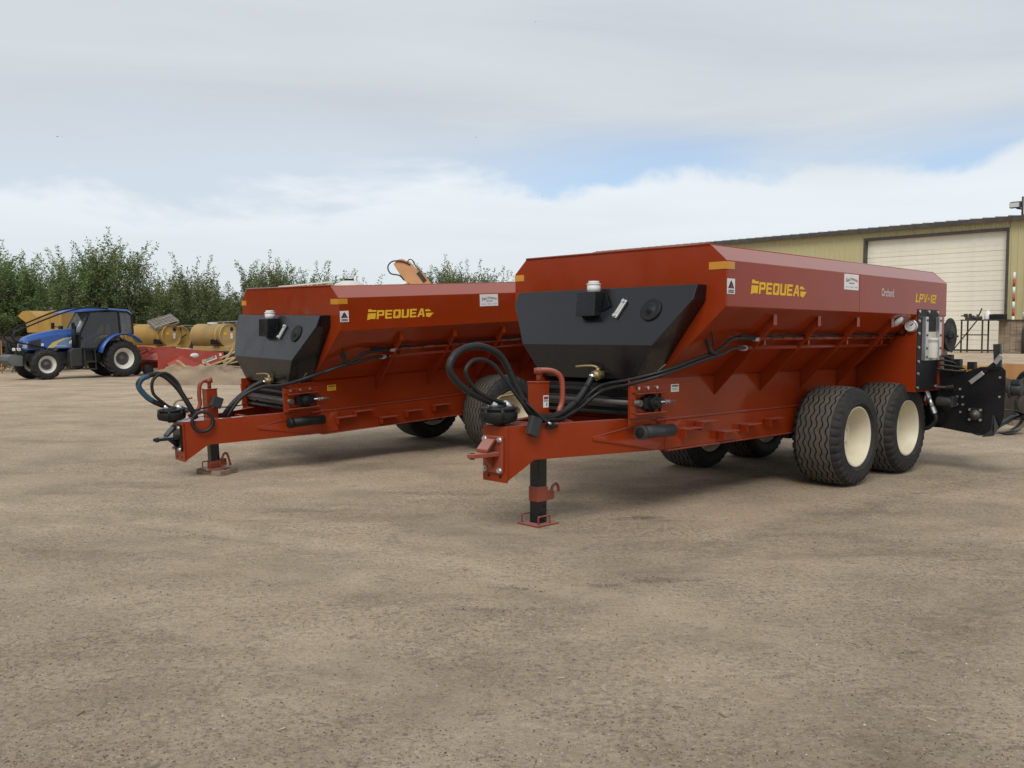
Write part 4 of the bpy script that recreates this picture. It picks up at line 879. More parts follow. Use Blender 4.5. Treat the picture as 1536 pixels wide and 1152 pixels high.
tag(near_s, 'rust red trailer spreader with red hitch tongue and jack foot on bare dirt', 'spreader', 'trailer spreaders parked side by side')
far_s = spreader(-2.7815, 11.546, .7221, .0497, -.0146, False)
tag(far_s, 'rust red trailer spreader with black hitch tongue and jack propped on boards', 'spreader', 'trailer spreaders parked side by side')
bpy.context.view_layer.update()
p = far_s.matrix_world @ Vector((-1.06, 0, 0))
for i, (dx, dy, a, l, w) in enumerate(((-.01, -.07, .35, .42, .13), (.05, .09, .40, .40, .13))):
    b = MB().box(-l / 2, l / 2, -w / 2, w / 2, 0, .066).build('wood_board', 'block', None, .004); b.location = (p.x + dx, p.y + dy, gz(p.x + dx, p.y + dy) - .004); b.rotation_euler = (0, 0, a - .9)
    tag(b, ('short dirty board under the jack foot, the one nearer the hitch side', 'short dirty board under the jack foot, the one nearer the wheels')[i], 'board', 'boards under the jack')
# ------------------------------------------------------------------ blue tractor
PHI = R(50); TF = Vector((-math.cos(PHI), -math.sin(PHI), 0)); TORG = Vector((-14.27, 32.52, 0)); TRZ = math.atan2(TF.y, TF.x)
trac = empty('tractor', (TORG.x, TORG.y, gz(TORG.x, TORG.y)), TRZ)
tag(trac, 'blue cab tractor with branch guard bars over its hood', 'tractor')
def lug_tyre(name, Rr, hw, lugs, bead):
    mb = MB(); body = Rr - .035
    mb.lathe([(-hw * .75, bead), (-hw * .95, bead + .04), (-hw, (bead + body) / 2), (-hw * .9, body - .05), (-hw * .7, body - .008), (0, body), (hw * .7, body - .008), (hw * .9, body - .05), (hw, (bead + body) / 2), (hw * .95, bead + .04), (hw * .75, bead)], (0, 0, 0), (0, 1, 0), 48)
    for k in range(lugs):
        for s in (1, -1):
            a0 = 2 * math.pi * (k + (.5 if s > 0 else 0)) / lugs; da = .17; w = .030 / Rr
            pts = []
            for (f, r0) in ((0.02, body), (.72, body - .012), (.99, body - .065)):
                ya = s * hw * f; aa = a0 - da * f * 1.5
                for q in (-w, w):
                    for h_ in (-.01, .036 if f < .9 else .022): pts.append(((r0 + h_) * math.cos(aa + q), ya, (r0 + h_) * math.sin(aa + q)))
            fs = []
            for i in (0, 1): b = i * 4; fs += [(b, b + 1, b + 5, b + 4), (b + 2, b + 6, b + 7, b + 3), (b + 1, b + 3, b + 7, b + 5), (b, b + 4, b + 6, b + 2)]
            fs += [(0, 2, 3, 1), (8, 9, 11, 10)]
            mb.add(pts, fs)
    me = mb.mesh(name); me.materials.append(M['tyre_side']); return me
def trac_wheel(x, y, z, Rr, hw, rimr, lugs, me_t, me_r, me_h):
    for s in (1, -1):
        w = link('wheel', me_h, trac, (x, s * y, z), (0, .4 * s, 0 if s > 0 else math.pi)); link('tyre', me_t, w); link('rim', me_r, w)
def rim_me(r, hw):
    m = MB().lathe([(hw * .72, r + .02), (hw * .80, r + .02), (hw * .80, r), (hw * .55, r - .02), (hw * .3, r - .05), (hw * .28, r - .12), (-hw * .5, r - .12), (-hw * .6, r - .03), (-hw * .75, r + .02)], (0, 0, 0), (0, 1, 0), 40).mesh('rim'); m.materials.append(M['rim_white']); return m
def hub_me(r, hw, off):
    b = MB().lathe([(off - .02, r - .10), (off, r - .10), (off + .01, r * .62), (off - .03, r * .55), (off + .02, r * .32), (off + .06, r * .28), (off + .07, 0)], (0, 0, 0), (0, 1, 0), 32)
    for k in range(8):
        a = k * math.pi / 4; b.cyl((r * .45 * math.cos(a), off - .02, r * .45 * math.sin(a)), (r * .45 * math.cos(a), off + .02, r * .45 * math.sin(a)), .02, 6, smooth=False)
    m = b.mesh('wheel'); m.materials.append(M['hub']); return m
trac_wheel(0, .60, .655, .66, .21, .36, 18, lug_tyre('tractor_tyre_rear', .66, .21, 18, .36), rim_me(.36, .21), hub_me(.36, .21, .03))
trac_wheel(2.60, .60, .515, .52, .16, .285, 16, lug_tyre('tractor_tyre_front', .52, .16, 16, .28), rim_me(.285, .16), hub_me(.285, .16, .05))
# body
MB().box(-.35, 1.3, -.30, .30, .55, .98).box(1.3, 2.3, -.22, .22, .50, .92).box(2.2, 3.05, -.17, .17, .62, .86).build('chassis', 'grey_dark', trac, .02)
MB().cyl((2.60, -.55, .515), (2.60, .55, .515), .08, 12).cyl((0, -.5, .655), (0, .5, .655), .13, 14).build('axle', 'grey_dark', trac)
def hood_sec(x, hw, z0, zs, zt): return [(x, -hw, z0), (x, -hw, zs), (x, -hw * .62, zt), (x, hw * .62, zt), (x, hw, zs), (x, hw, z0)]
secs = [hood_sec(1.50, .34, 1.02, 1.52, 1.70), hood_sec(2.1, .335, 1.02, 1.49, 1.655), hood_sec(2.7, .31, 1.0, 1.40, 1.53), hood_sec(3.02, .27, .98, 1.30, 1.42), hood_sec(3.14, .20, .98, 1.20, 1.30)]
hd = MB(); vs = [p for s_ in secs for p in s_]; fs = [(i * 6 + k, i * 6 + (k + 1) % 6, (i + 1) * 6 + (k + 1) % 6, (i + 1) * 6 + k) for i in range(4) for k in range(6)] + [tuple(range(6)), tuple(range(24, 30))]
hd.add(vs, fs); hood = hd.build('hood', 'blue', trac, .03)
for s in (1, -1):
    MB().poly([(1.52, s * .346, 1.06), (1.52, s * .346, 1.40), (1.85, s * .343, 1.35), (2.15, s * .340, 1.22), (2.30, s * .336, 1.06)]).build('pale_panel', 'blue_pale', hood, recalc=False)
    MB().poly([(1.52, s * .348, 1.40), (1.52, s * .348, 1.43), (1.9, s * .345, 1.38), (2.25, s * .341, 1.24), (2.43, s * .335, 1.06), (2.22, s * .341, 1.06), (2.06, s * .343, 1.23), (1.83, s * .346, 1.345)]).build('swoosh', 'swoosh', hood, recalc=False)
    e = MB(); e.lathe([(0, .085), (.004, .085), (.004, 0)], (1.62, s * .347, 1.22), (0, s, 0), 20); e.build('emblem', 'white', hood)
    for q in (-.045, .0, .045): MB().box(1.62 + q - .006, 1.62 + q + .006, s * .352, s * .354, 1.15, 1.29).build('emblem_line', 'blue_pale', hood)
    l_ = MB(); lay(l_, text2d('NEW HOLLAND', 0, .02, .42, .05), (1.78 if s < 0 else 2.20, s * .350, 1.10), (1 if s < 0 else -1, 0, 0), (0, 0, 1)); l_.build('lettering', 'white', hood, recalc=False)
    MB().poly([(2.66, s * .325, 1.04), (2.62, s * .328, 1.36), (2.95, s * .295, 1.28), (3.0, s * .286, 1.04)]).build('side_grille', 'grey_dark', hood, recalc=False)
    MB().box(2.54, 2.62, s * .331, s * .336, 1.12, 1.21).build('sticker', 'white', hood)
    MB().prism([(3.02, s * .272, 1.26), (3.14, s * .20, 1.18), (3.15, s * .16, 1.06), (3.04, s * .26, 1.05)], (.012, s * .012, 0)).build('headlight', 'lamp', hood)
MB().box(3.08, 3.155, -.16, .16, .84, 1.16).build('front_grille', 'grey_dark', hood, .01)
# front weights on their bracket
MB().box(2.95, 3.3, -.14, .14, .60, .80).build('weight_bracket', 'grey_dark', trac, .01)
for k in range(8):
    y = -.36 + k * .09
    MB().prism([(3.22, y, .80), (3.55, y, .86), (3.68, y, .78), (3.70, y, .66), (3.55, y, .48), (3.22, y, .46)], (0, .082, 0)).build('weight', 'weight', trac, .015)
MB().box(3.20, 3.34, -.20, .20, .96, 1.06).build('number_lamp', 'white', trac, .02)
# cab: frame of posts and rails, panes, roof
def px(x, z, y): return (x, y, z)
cabf = MB()
for s in (1, -1):
    A_ = (1.45, s * .56, 1.02); B_ = (1.47, s * .58, 1.45); C_ = (1.05, s * .52, 2.28); D_ = (.45, s * .54, 2.34); E_ = (-.28, s * .53, 2.30); F_ = (-.42, s * .55, 2.16); G_ = (-.44, s * .58, 1.52); H_ = (.12, s * .58, 1.50)
    for a, b in ((A_, B_), (B_, C_), (C_, D_), (D_, E_), (E_, F_), (F_, G_)): cabf.beam(a, b, .06, .06)
    cabf.beam((.02, s * .58, 1.55), (.06, s * .54, 2.33), .06, .06); cabf.beam(G_, H_, .05, .05); cabf.beam(A_, (.85, s * .57, 1.0), .06, .06); cabf.beam((.85, s * .57, 1.0), (.62, s * .58, 1.30), .05, .05); cabf.beam((.62, s * .58, 1.30), H_, .05, .05)
cabf.beam((-.44, -.58, 1.52), (-.44, .58, 1.52), .06, .06); cabf.beam((1.47, -.56, 1.47), (1.47, .56, 1.47), .06, .06); cabf.beam((1.05, -.52, 2.28), (1.05, .52, 2.28), .06, .06); cabf.beam((-.42, -.53, 2.2), (-.42, .53, 2.2), .06, .06)
cab = cabf.build('cab_frame', 'blackm', trac, .012)
for s in (1, -1):
    MB().prism([(x, s * (.592 - .05 * (z - 1.05)), z) for x, z in ((1.44, 1.05), (1.45, 1.46), (1.04, 2.25), (.07, 2.30), (.03, 1.55), (.14, 1.50), (.60, 1.32), (.83, 1.04))], (0, s * .008, 0)).build('door_pane', 'glass', cab)
    MB().prism([(x, s * (.592 - .05 * (z - 1.05)), z) for x, z in ((.0, 1.56), (.04, 2.29), (-.28, 2.27), (-.40, 2.14), (-.42, 1.55))], (0, s * .008, 0)).build('side_pane', 'glass_rear', cab)
    MB().obox((1.40, s * .59, 1.38), (.10, .03, .09), Matrix.Rotation(.2, 3, 'Y')).build('door_handle', 'blackm', cab, .01)
MB().prism([(1.47, -.53, 1.5), (1.47, .53, 1.5), (1.07, .48, 2.26), (1.07, -.48, 2.26)], (.01, 0, .006)).build('windscreen', 'glass_rear', cab)
MB().prism([(-.45, -.53, 1.56), (-.45, .53, 1.56), (-.43, .50, 2.16), (-.43, -.50, 2.16)], (.008, 0, 0)).build('rear_pane', 'glass_rear', cab)
MB().box(-.35, 1.40, -.54, .54, .95, 1.0).box(1.36, 1.44, -.5, .5, 1.0, 1.45).build('cab_floor', 'grey_dark', trac)
MB().box(-.05, .45, -.24, .24, 1.25, 1.38).box(-.15, .0, -.24, .24, 1.36, 1.95).box(.0, .3, -.15, .15, 1.0, 1.25).build('seat', 'seat', trac, .04)
sw = MB(); sw.lathe([(.016 * math.cos(t), .19 + .016 * math.sin(t)) for t in np.linspace(0, 6.283, 9)[:-1]], (.95, 0, 1.62), (-.45, 0, .9), 24, closed=True); sw.cyl((.95, 0, 1.62), (1.25, 0, 1.1), .03, 8); sw.beam((.95, -.18, 1.62), (.95, .18, 1.62), .03, .02); sw.build('steering_wheel', 'blackm', trac)
rfm = MB(); rsec = [(1.95, .30, 2.20, 2.23), (1.60, .42, 2.25, 2.33), (1.15, .52, 2.29, 2.41), (.5, .56, 2.34, 2.43), (-.30, .55, 2.31, 2.38), (-.48, .50, 2.22, 2.28)]
vs = [q for x, w, z0, z1 in rsec for q in ((x, -w, z0), (x, -w * .85, z1), (x, w * .85, z1), (x, w, z0))]; fs = [(i * 4 + k, i * 4 + (k + 1) % 4, i * 4 + 4 + (k + 1) % 4, i * 4 + 4 + k) for i in range(5) for k in range(4)] + [(0, 1, 2, 3), (20, 23, 22, 21)]
rfm.add(vs, fs); rfm.build('roof', 'blue', trac, .03)
for s in (1, -1):
    MB().tube(spline([(.45, s * .60, 2.40), (1.2, s * .58, 2.42), (1.75, s * .50, 2.30), (2.4, s * .42, 2.05), (3.1, s * .36, 1.74), (3.45, s * .34, 1.55), (3.52, s * .34, 1.42), (3.42, s * .33, 1.30), (3.22, s * .31, 1.22), (2.9, s * .36, 1.16), (2.5, s * .45, 1.05)], 5), .026, 8).build('branch_guard', 'blackm', trac)
    MB().tube(spline([(3.44, s * .33, 1.32), (3.40, s * .3, 1.0), (3.34, s * .28, .84)], 4), .024, 8).build('branch_guard', 'blackm', trac)
    # fender over the rear wheel
    f = MB(); ring = []
    for k in range(11):
        a = R(12 + k * 13); ring.append((.80 * math.cos(a) * 1.06, .72 + .83 * math.sin(a)))
    n = len(ring); vs = [(x, s * y, z) for y in (.42, .86) for x, z in ring] + [(x * .965, s * y, z - .03) for y in (.42, .86) for x, z in ring]
    fs = []
    for i in range(n - 1): fs += [(i, i + 1, n + i + 1, n + i), (2 * n + i, 2 * n + i + 1, 3 * n + i + 1, 3 * n + i), (n + i, n + i + 1, 3 * n + i + 1, 3 * n + i), (i, i + 1, 2 * n + i + 1, 2 * n + i)]
    fs += [(0, n, 3 * n, 2 * n), (n - 1, 2 * n - 1, 4 * n - 1, 3 * n - 1)]
    f.add(vs, fs, True); f.build('fender', 'blue', trac)
    MB().box(-.5, .86, s * .30, s * .42, .62, 1.2).build('fender_liner', 'blackm', trac)
    MB().box(.95, 1.35, s * .45, s * .74, .30, .34).box(.95, 1.35, s * .5, s * .74, .55, .59).beam((.97, s * .7, .3), (.97, s * .62, 1.0), .03, .03).beam((1.33, s * .7, .3), (1.33, s * .62, 1.0), .03, .03).build('step', 'grey_dark', trac)
    MB().prism([(1.42, s * .40, .42), (1.82, s * .40, .42), (1.82, s * .40, .95), (1.70, s * .40, 1.05), (1.42, s * .40, 1.05)], (0, s * .26, 0)).build('fuel_tank', 'grey_dark', trac, .03)
    MB().tube([(1.62, s * .52, 1.0), (1.62, s * .52, 1.45), (1.60, s * .50, 1.80)], .075, 12).build('exhaust_stack' if s > 0 else 'air_intake', 'blackm', trac)
    MB().beam((1.55, s * .52, 1.72), (1.72, s * .74, 1.78), .025, .025).build('mirror_arm', 'blackm', trac)
    MB().obox((1.75, s * .78, 1.80), (.03, .16, .22), Matrix.Rotation(.2, 3, 'Z')).build('mirror', 'blackm', trac, .012)
MB().prism([(1.38, .20, 1.64), (1.34, .46, 1.66), (1.18, .44, 2.05), (1.22, .18, 2.0)], (.02, 0, .01)).build('sun_glare_panel', 'mirror', cab)
MB().prism([(-.45, -.4, .5), (-.9, -.38, .46), (-.9, -.34, .46), (-.45, -.34, .5)], (0, 0, .06)).prism([(-.45, .34, .5), (-.9, .34, .46), (-.9, .38, .46), (-.45, .4, .5)], (0, 0, .06)).build('lower_links', 'grey_dark', trac)

# ------------------------------------------------------------------ red rotary mower hitched behind the tractor
mow = empty('rotary_mower', trac.matrix_basis @ Vector((-1.0, 0, 0)), TRZ); tag(mow, 'red rotary mower with white oval sticker hitched behind the blue tractor', 'mower')
dk = MB()
side = [(-.25, .20), (-.25, .72), (-.10, 1.02), (-.55, 1.05), (-1.1, .98), (-2.75, .82), (-2.95, .80), (-2.97, .60), (-2.60, .34), (-1.7, .22)]
for s in (1, -1): dk.prism([(x, s * .78, z) for x, z in side], (0, -s * .012, 0))
dk.prism([(-.25, -.765, .55), (-.25, .765, .55), (-.9, .765, .85), (-1.4, .765, .55), (-2.9, .765, .55), (-2.9, -.765, .55), (-1.4, -.765, .55), (-.9, -.765, .85)], (0, 0, .02))
dk.box(-2.9, -.3, -.77, .77, .5, .54)
dkk = dk.build('deck', 'mower', mow, .008)
MB().prism([(-.6, .80, .42), (-1.2, .80, .70), (-1.6, .80, .66), (-1.9, .80, .36), (-1.75, .98, .28), (-1.0, 1.0, .26), (-.6, .98, .28)], (0, -.01, .01)).build('discharge_chute', 'mower', mow)
st = MB(); st.lathe([(0, .12), (.004, .12), (.004, 0)], (-1.72, .782, .70), (0, 1, 0), 24); st = st.build('oval_sticker', 'white', mow); st.scale = (1, 1, 1); [setattr(v_, 'co', Vector((-1.72 + (v_.co.x + 1.72) * 1.5, v_.co.y, .70 + (v_.co.z - .70) * .75))) for v_ in st.data.vertices]
MB().prism([(-2.02, .783, .50), (-2.62, .783, .69), (-2.66, .783, .56), (-2.06, .783, .37)], (0, .004, 0)).build('name_plate', 'white', mow)
l_ = MB(); lay(l_, text2d('MADERA', 0, .02, .52, .095), (-2.60, .789, .585), (.955, 0, -.29), (.29, 0, .955)); l_.build('lettering', 'inkb', mow, recalc=False)
MB().box(-2.86, -2.76, .782, .786, .66, .76).build('sticker', 'white', mow)
MB().cyl((-1.2, .35, .95), (-2.0, .35, .90), .04, 10).cyl((-.9, .35, .97), (-1.35, .35, .945), .065, 12).build('lift_cylinder', 'steel', mow)
MB().box(-1.15, -.75, .15, .5, .86, 1.04).build('gearbox', 'grey_dark', mow, .03)
MB().beam((.55, .2, .5), (-.5, .3, .9), .08, .08).beam((.55, -.2, .5), (-.5, -.3, .9), .08, .08).beam((-.1, .5, .95), (-.5, -.5, .95), .08, .08).build('hitch_frame', 'mower', mow)
for s in (1, -1): MB().lathe([(-.07, .0), (-.07, .15), (-.05, .19), (.05, .19), (.07, .15), (.07, 0)], (-.05, s * .45, .19), (0, 1, 0), 20).build('gauge_wheel', 'tyre_side', mow)

# ------------------------------------------------------------------ soil berm
def berm(x0, x1, y0, h, w, seed):
    nx2, ny2 = 160, 44; vs = []
    for j in range(ny2 + 1):
        for i in range(nx2 + 1):
            x = x0 + (x1 - x0) * i / nx2; f = j / ny2 * 2 - 1; y = y0 + f * w
            e = smooth01((i / nx2) / .10) * smooth01((1 - i / nx2) / .15)
            hh = h * e * (max(0, 1 - abs(f) ** 1.7)) * (1 + .35 * mnoise.noise(Vector((x * .9, y * .9, seed)))) + .16 * e * (1 - abs(f)) * mnoise.noise(Vector((x * 3, y * 3, seed))) + .08 * e * (1 - abs(f)) * mnoise.noise(Vector((x * 11, y * 11, seed)))
            vs.append((x, y, gz(x, y) - .03 + hh))
    fs = [(j * (nx2 + 1) + i, j * (nx2 + 1) + i + 1, (j + 1) * (nx2 + 1) + i + 1, (j + 1) * (nx2 + 1) + i) for j in range(ny2) for i in range(nx2)]
    mb = MB(); mb.add(vs, fs, True); o = mb.build('soil_berm', 'soil'); o['kind'] = 'structure'; o['label'] = 'low ridge of loose soil in front of the lumber'; return o
berm(-11.3, -4.5, 28.6, .56, 1.4, 2.2)

# ------------------------------------------------------------------ yellow tank sprayers
TAX = Vector((.86, -.5, 0)).normalized()
def sprayer(cx, cy, cz, rad, length, mat, label, fan=True):
    root = empty('tank_sprayer', (cx, cy, gz(cx, cy)), math.atan2(TAX.y, TAX.x)); z = cz
    tag(root, label, 'sprayer', 'yellow tank sprayers by the orchard')
    MB().lathe([(-length, 0), (-length, rad * .9), (-length + .06, rad), (-.02, rad), (-.02, rad * 1.025), (.03, rad * 1.025), (.03, rad * .96), (.016, rad * .95), (.03, rad * .6), (.04, 0)], (0, 0, z), (1, 0, 0), 36).build('tank', mat, root)
    MB().lathe([(-.3, rad + .004), (-.26, rad + .012), (-.22, rad + .004)], (0, 0, z), (1, 0, 0), 36).build('tank_band', mat, root)
    MB().cyl((-.9, 0, z + rad - .03), (-.9, 0, z + rad + .05), .2, 18).build('tank_lid', 'white_poly', root)
    e = MB(); e.lathe([(-.06, .085), (.03, .085), (.03, .0)], (.004, .13, z + rad * .55), (1, 0, 0), 18); e.build('outlet_ring', 'blackm', root)
    MB().box(.02, .045, .06, .17, z - .12, z + .10).build('end_sticker', 'white', root)
    MB().box(.02, .045, -.25, -.14, z + .02, z + .13).build('end_sticker', 'yellow', root)
    if fan:
        f = MB(); f.lathe([(-.35, rad * .55), (-.35, rad * 1.15), (-.05, rad * 1.15), (-.03, rad * 1.12), (-.05, rad * 1.05), (-.08, rad * 1.0), (-.10, rad * .3), (-.06, rad * .28), (-.06, 0)], (-.35, .80, z - .14), (1, 0, 0), 40); fo = f.build('fan_housing', mat, root)
        MB().beam((-.40, .80, z - .14), (-.40, .80, z + .30), .04, .03).beam((-.40, .45, z - .30), (-.40, 1.1, z + .05), .03, .03).build('fan_guard', 'blackm', fo)
    MB().box(-length, .25, -.28, .28, z - rad - .14, z - rad + .06).box(.25, 1.1, -.05, .05, z - rad - .12, z - rad - .02).build('chassis', mat, root, .02)
    MB().box(-.55, -.15, -rad * .95, -rad * .55, z - rad * .75, z - rad * .2).build('pump_box', 'blackm', root, .02)
    for s in (1, -1):
        w = MB(); w.lathe([(-.11, .18), (-.12, .30), (-.09, .37), (.09, .37), (.12, .30), (.11, .18), (.02, .17), (.02, 0)], (-length * .5, s * .62, .37), (0, 1, 0), 28); w.build('wheel', 'tyre_side', root)
    MB().cyl((-length * .5, -.6, .37), (-length * .5, .6, .37), .05, 10).build('axle', 'blackm', root)
    return root
def at_px(x, y, Y):
    f = F_PX; X = x - 768; q = -(y - 576); d = Vector((X, f * math.cos(PITCH) + q * math.sin(PITCH), -f * math.sin(PITCH) + q * math.cos(PITCH))); return d * (Y / d.y) + Vector((0, 0, CAM_H))
q = at_px(257, 503, 36.5); sp1 = sprayer(q.x, q.y, q.z, .46, 2.0, 'yel_tank', 'mustard yellow tank sprayer under the tilted pallet, fan ring beside it')
q = at_px(343, 504, 36.0); sp2 = sprayer(q.x, q.y, q.z, .47, 1.75, 'tan_tank', 'faded yellow tank sprayer with a black wheel behind the lumber', False)
q = at_px(203, 503, 39.0); sp3 = sprayer(q.x, q.y, q.z, .48, 2.0, 'yel_tank', 'mustard yellow tank sprayer mostly hidden by the tractor cab')
# wheel lying against the faded sprayer
q = at_px(299, 518, 35.6)
sw_ = MB().lathe([(-.12, .2), (-.14, .32), (-.10, .40), (.10, .40), (.14, .32), (.12, .2)], (0, 0, 0), (0, 1, 0), 30); o = sw_.build('spare_tyre', 'tyre_side'); o.location = (q.x, q.y, .40 + gz(q.x, q.y)); o.rotation_euler = (0, 0, .35); tag(o, 'black tyre standing between the two yellow sprayers', 'tyre')

# ------------------------------------------------------------------ pallets
def pallet(loc, rot, w, l, label, mat='oldwood', stack=1):
    root = empty('wooden_pallet', loc); root.rotation_euler = rot; tag(root, label, 'pallet', 'weathered wooden pallets')
    for k in range(7): 
        y = -w / 2 + (k + .5) * w / 7; MB().box(-l / 2, l / 2, y - w / 26, y + w / 26, .10, .122).build('slat', mat, root)
    for x in (-l / 2 + .05, 0, l / 2 - .05): MB().box(x - .04, x + .04, -w / 2, w / 2, .012, .10).build('stringer', mat, root)
    for y in (-w / 2 + .06, 0, w / 2 - .06): MB().box(-l / 2, l / 2, y - .05, y + .05, -.008, .012).build('bottom_slat', mat, root)
    return root
q = at_px(245, 481, 36.6); pallet((q.x, q.y, q.z - .10), (Matrix.Rotation(R(27), 3, 'X') @ Matrix.Rotation(R(42), 3, 'Z')).to_euler(), .85, 1.0, 'grey slatted pallet tilted on top of a yellow tank')
# a dark flatbed with pallets behind the faded sprayer
q = at_px(318, 486, 39.0); fb = empty('flatbed_trailer', (q.x, q.y, gz(q.x, q.y)), .1); tag(fb, 'dark low flatbed trailer loaded with grey pallets', 'trailer')
MB().box(-1.6, 1.6, -.7, .7, q.z - .30, q.z - .18).build('deck', 'junk', fb); MB().box(-1.4, 1.4, -.4, .4, .5, q.z - .3).build('undercarriage', 'junk', fb)
for x in (-.8, .8):
    for s in (1, -1): MB().lathe([(-.1, 0), (-.1, .33), (-.07, .38), (.07, .38), (.1, .33), (.1, 0)], (x, s * .62, .38), (0, 1, 0), 24).build('wheel', 'tyre_side', fb)
pallet((q.x - .55, q.y, q.z - .17), (0, 0, .1), 1.0, 1.3, 'grey pallet lying flat on the dark flatbed, lower of two'); pallet((q.x + .55, q.y - .1, q.z - .02), (R(2), R(-3), .25), 1.0, 1.2, 'grey pallet lying crooked and higher on the dark flatbed')
MB_s = MB().box(-.5, .5, -.4, .4, 0, .14).build('crate_base', 'oldwood'); MB_s.location = (q.x + .55, q.y, q.z - .178); MB_s.rotation_euler = (0, 0, .2); tag(MB_s, 'weathered timber skid under the crooked pallet', 'skid')

# ------------------------------------------------------------------ lumber thrown in a heap
for i, (x0, y0, x1, y1, Y0, Y1) in enumerate(((266, 541, 283, 554, 31.2, 30.9), (305, 540, 321, 556, 31.0, 30.7), (300, 553, 350, 536, 31.5, 32.2), (312, 552, 362, 541, 31.3, 31.8), (326, 555, 362, 530, 31.2, 32.0), (300, 555, 360, 554, 30.9, 31.0), (318, 548, 372, 551, 31.7, 31.6), (336, 545, 350, 522, 32.2, 32.6), (330, 538, 365, 522, 32.5, 33.2), (240, 556, 257, 553, 30.4, 30.9), (290, 557, 340, 551, 31.2, 32.2))):
    a = at_px(x0, y0, Y0); b = at_px(x1, y1, Y1); a.z = max(a.z, gz(a.x, a.y) + .03); b.z = max(b.z, gz(b.x, b.y) + .03)
    m = (a + b) / 2; l = (b - a).length; o = MB().box(-l / 2, l / 2, -.05, .05, -.022, .022).build('lumber_board', 'board'); o.location = m; o.rotation_euler = (b - a).to_track_quat('X', 'Z').to_euler()
    tag(o, {0: 'lumber board leaning on the red mower below its oval sticker', 1: 'lumber board leaning on the red mower below its name plate', 9: 'short pale board lying alone behind the tractor wheel', 7: 'steep lumber board standing up against the faded yellow sprayer'}.get(i, 'loose yellowish lumber board in the heap behind the soil ridge'), 'board', 'loose lumber boards')

# ------------------------------------------------------------------ yellow hopper wagon behind the tractor
q = at_px(76, 499, 38); hw_ = empty('grain_hopper', (q.x, q.y, gz(q.x, q.y)), -.35); hw_.scale = (.84, .84, 1); tag(hw_, 'yellow peaked hopper wagon standing behind the blue tractor', 'hopper')
z0 = q.z; 
MB().prism([(-.75, -.7, z0), (-.85, -.7, z0 + .42), (-1.35, -.7, z0 + .68), (-1.05, -.7, z0 + .88), (-.55, -.7, z0 + .90), (-.1, -.7, z0 + .66), (.35, -.7, z0 + .74), (.8, -.7, z0 + .90), (1.45, -.7, z0 + .92), (1.45, -.7, z0)], (0, 1.4, 0)).build('hopper_body', 'yel_tank', hw_, .01)
MB().box(-.03, -.0, -.72, -.7, z0, z0 + .6).box(.72, .75, -.72, -.7, z0, z0 + .85).build('seam', 'yel_tank', hw_)
MB().box(-.8, 1.5, -.6, .6, z0 - .45, z0 - .01).build('lower_box', 'grey_dark', hw_, .01)
for x in (-.4, 1.1):
    for s in (1, -1): MB().lathe([(-.1, 0), (-.1, .38), (-.07, .44), (.07, .44), (.1, .38), (.1, 0)], (x, s * .6, .44), (0, 1, 0), 24).build('wheel', 'tyre_side', hw_)
MB().box(-.7, 1.4, -.3, .3, .4, z0 - .45).build('frame', 'junk', hw_)

# ------------------------------------------------------------------ dark tillage implement at the far left
q = at_px(28, 525, 36); imp = empty('tillage_implement', (q.x, q.y, gz(q.x, q.y)), -.3); tag(imp, 'rusty dark cultivator frame with tines at the edge of the trees', 'implement')
rnd = random.Random(4)
for zf, n in ((.75, 3), (1.25, 3)):
    for k in range(n): MB().beam((-1.9, -.6 + k * .6, zf + .05 * k), (1.9, -.6 + k * .6, zf + .05 * k), .10, .10).build('toolbar', 'junk', imp)
for k in range(5): MB().beam((-1.6 + k * .8, -.7, .78), (-1.6 + k * .8, .75, .82 + .5 * (k % 2)), .08, .08).build('crossbar', 'junk', imp)
for k in range(16):
    x = -1.8 + k * .24; y = -.6 + .6 * (k % 3); MB().tube(spline([(x, y, .75), (x + .05, y + .12, .62), (x, y + .16, .4), (x - .02, y - .02, .12), (x, y - .1, .02)], 3), .022, 6).build('tine', 'junk', imp)
for k in range(12):
    x = -1.8 + rnd.random() * 3.6; MB().beam((x, -.6 + rnd.random() * 1.2, .8), (x + rnd.uniform(-.3, .3), -.6 + rnd.random() * 1.2, 1.2 + rnd.random() * .55), .05, .05).build('linkage', 'junk', imp)
for x in (-1.2, .2, 1.4): MB().lathe([(-.08, .12), (-.09, .26), (-.06, .30), (.06, .30), (.09, .26), (.08, .12), (0, .11), (0, 0)], (x, -.85, .9), (0, 1, 0), 22).build('wheel', 'tyre_side', imp)
q = at_px(-2, 520, 34.5); o = MB().box(-.02, .02, -.02, .02, 0, 1.25).build('marker_stake', 'orange2'); o.location = (q.x + .1, q.y, gz(q.x, q.y)); tag(o, 'thin rusty stake standing beside the dark cultivator', 'stake')

# ------------------------------------------------------------------ white nurse tank and orange crane behind the far spreader
q = at_px(524, 430, 31); nt_ = empty('nurse_tank', (q.x, q.y, gz(q.x, q.y))); tag(nt_, 'white upright plastic tank rising behind the red hopper', 'tank'); zt = q.z + .22
MB().lathe([(0, 0), (0, .5), (.9, .52), (zt - 1.2, .52), (zt - 1.12, .48), (zt - 1.05, .3), (zt - 1.03, .28), (zt - 1.0, .0)], (0, 0, 1.0), (0, 0, 1), 36).build('tank_shell', 'white_poly', nt_)
MB().cyl((0, 0, zt - .02), (0, 0, zt + .045), .16, 18).build('lid', 'blackm', nt_)
MB().box(-.6, .6, -.6, .6, .9, 1.0).box(-.58, -.48, -.58, -.48, 0, .9).box(.48, .58, -.58, -.48, 0, .9).box(-.58, -.48, .48, .58, 0, .9).box(.48, .58, .48, .58, 0, .9).build('stand', 'junk', nt_)
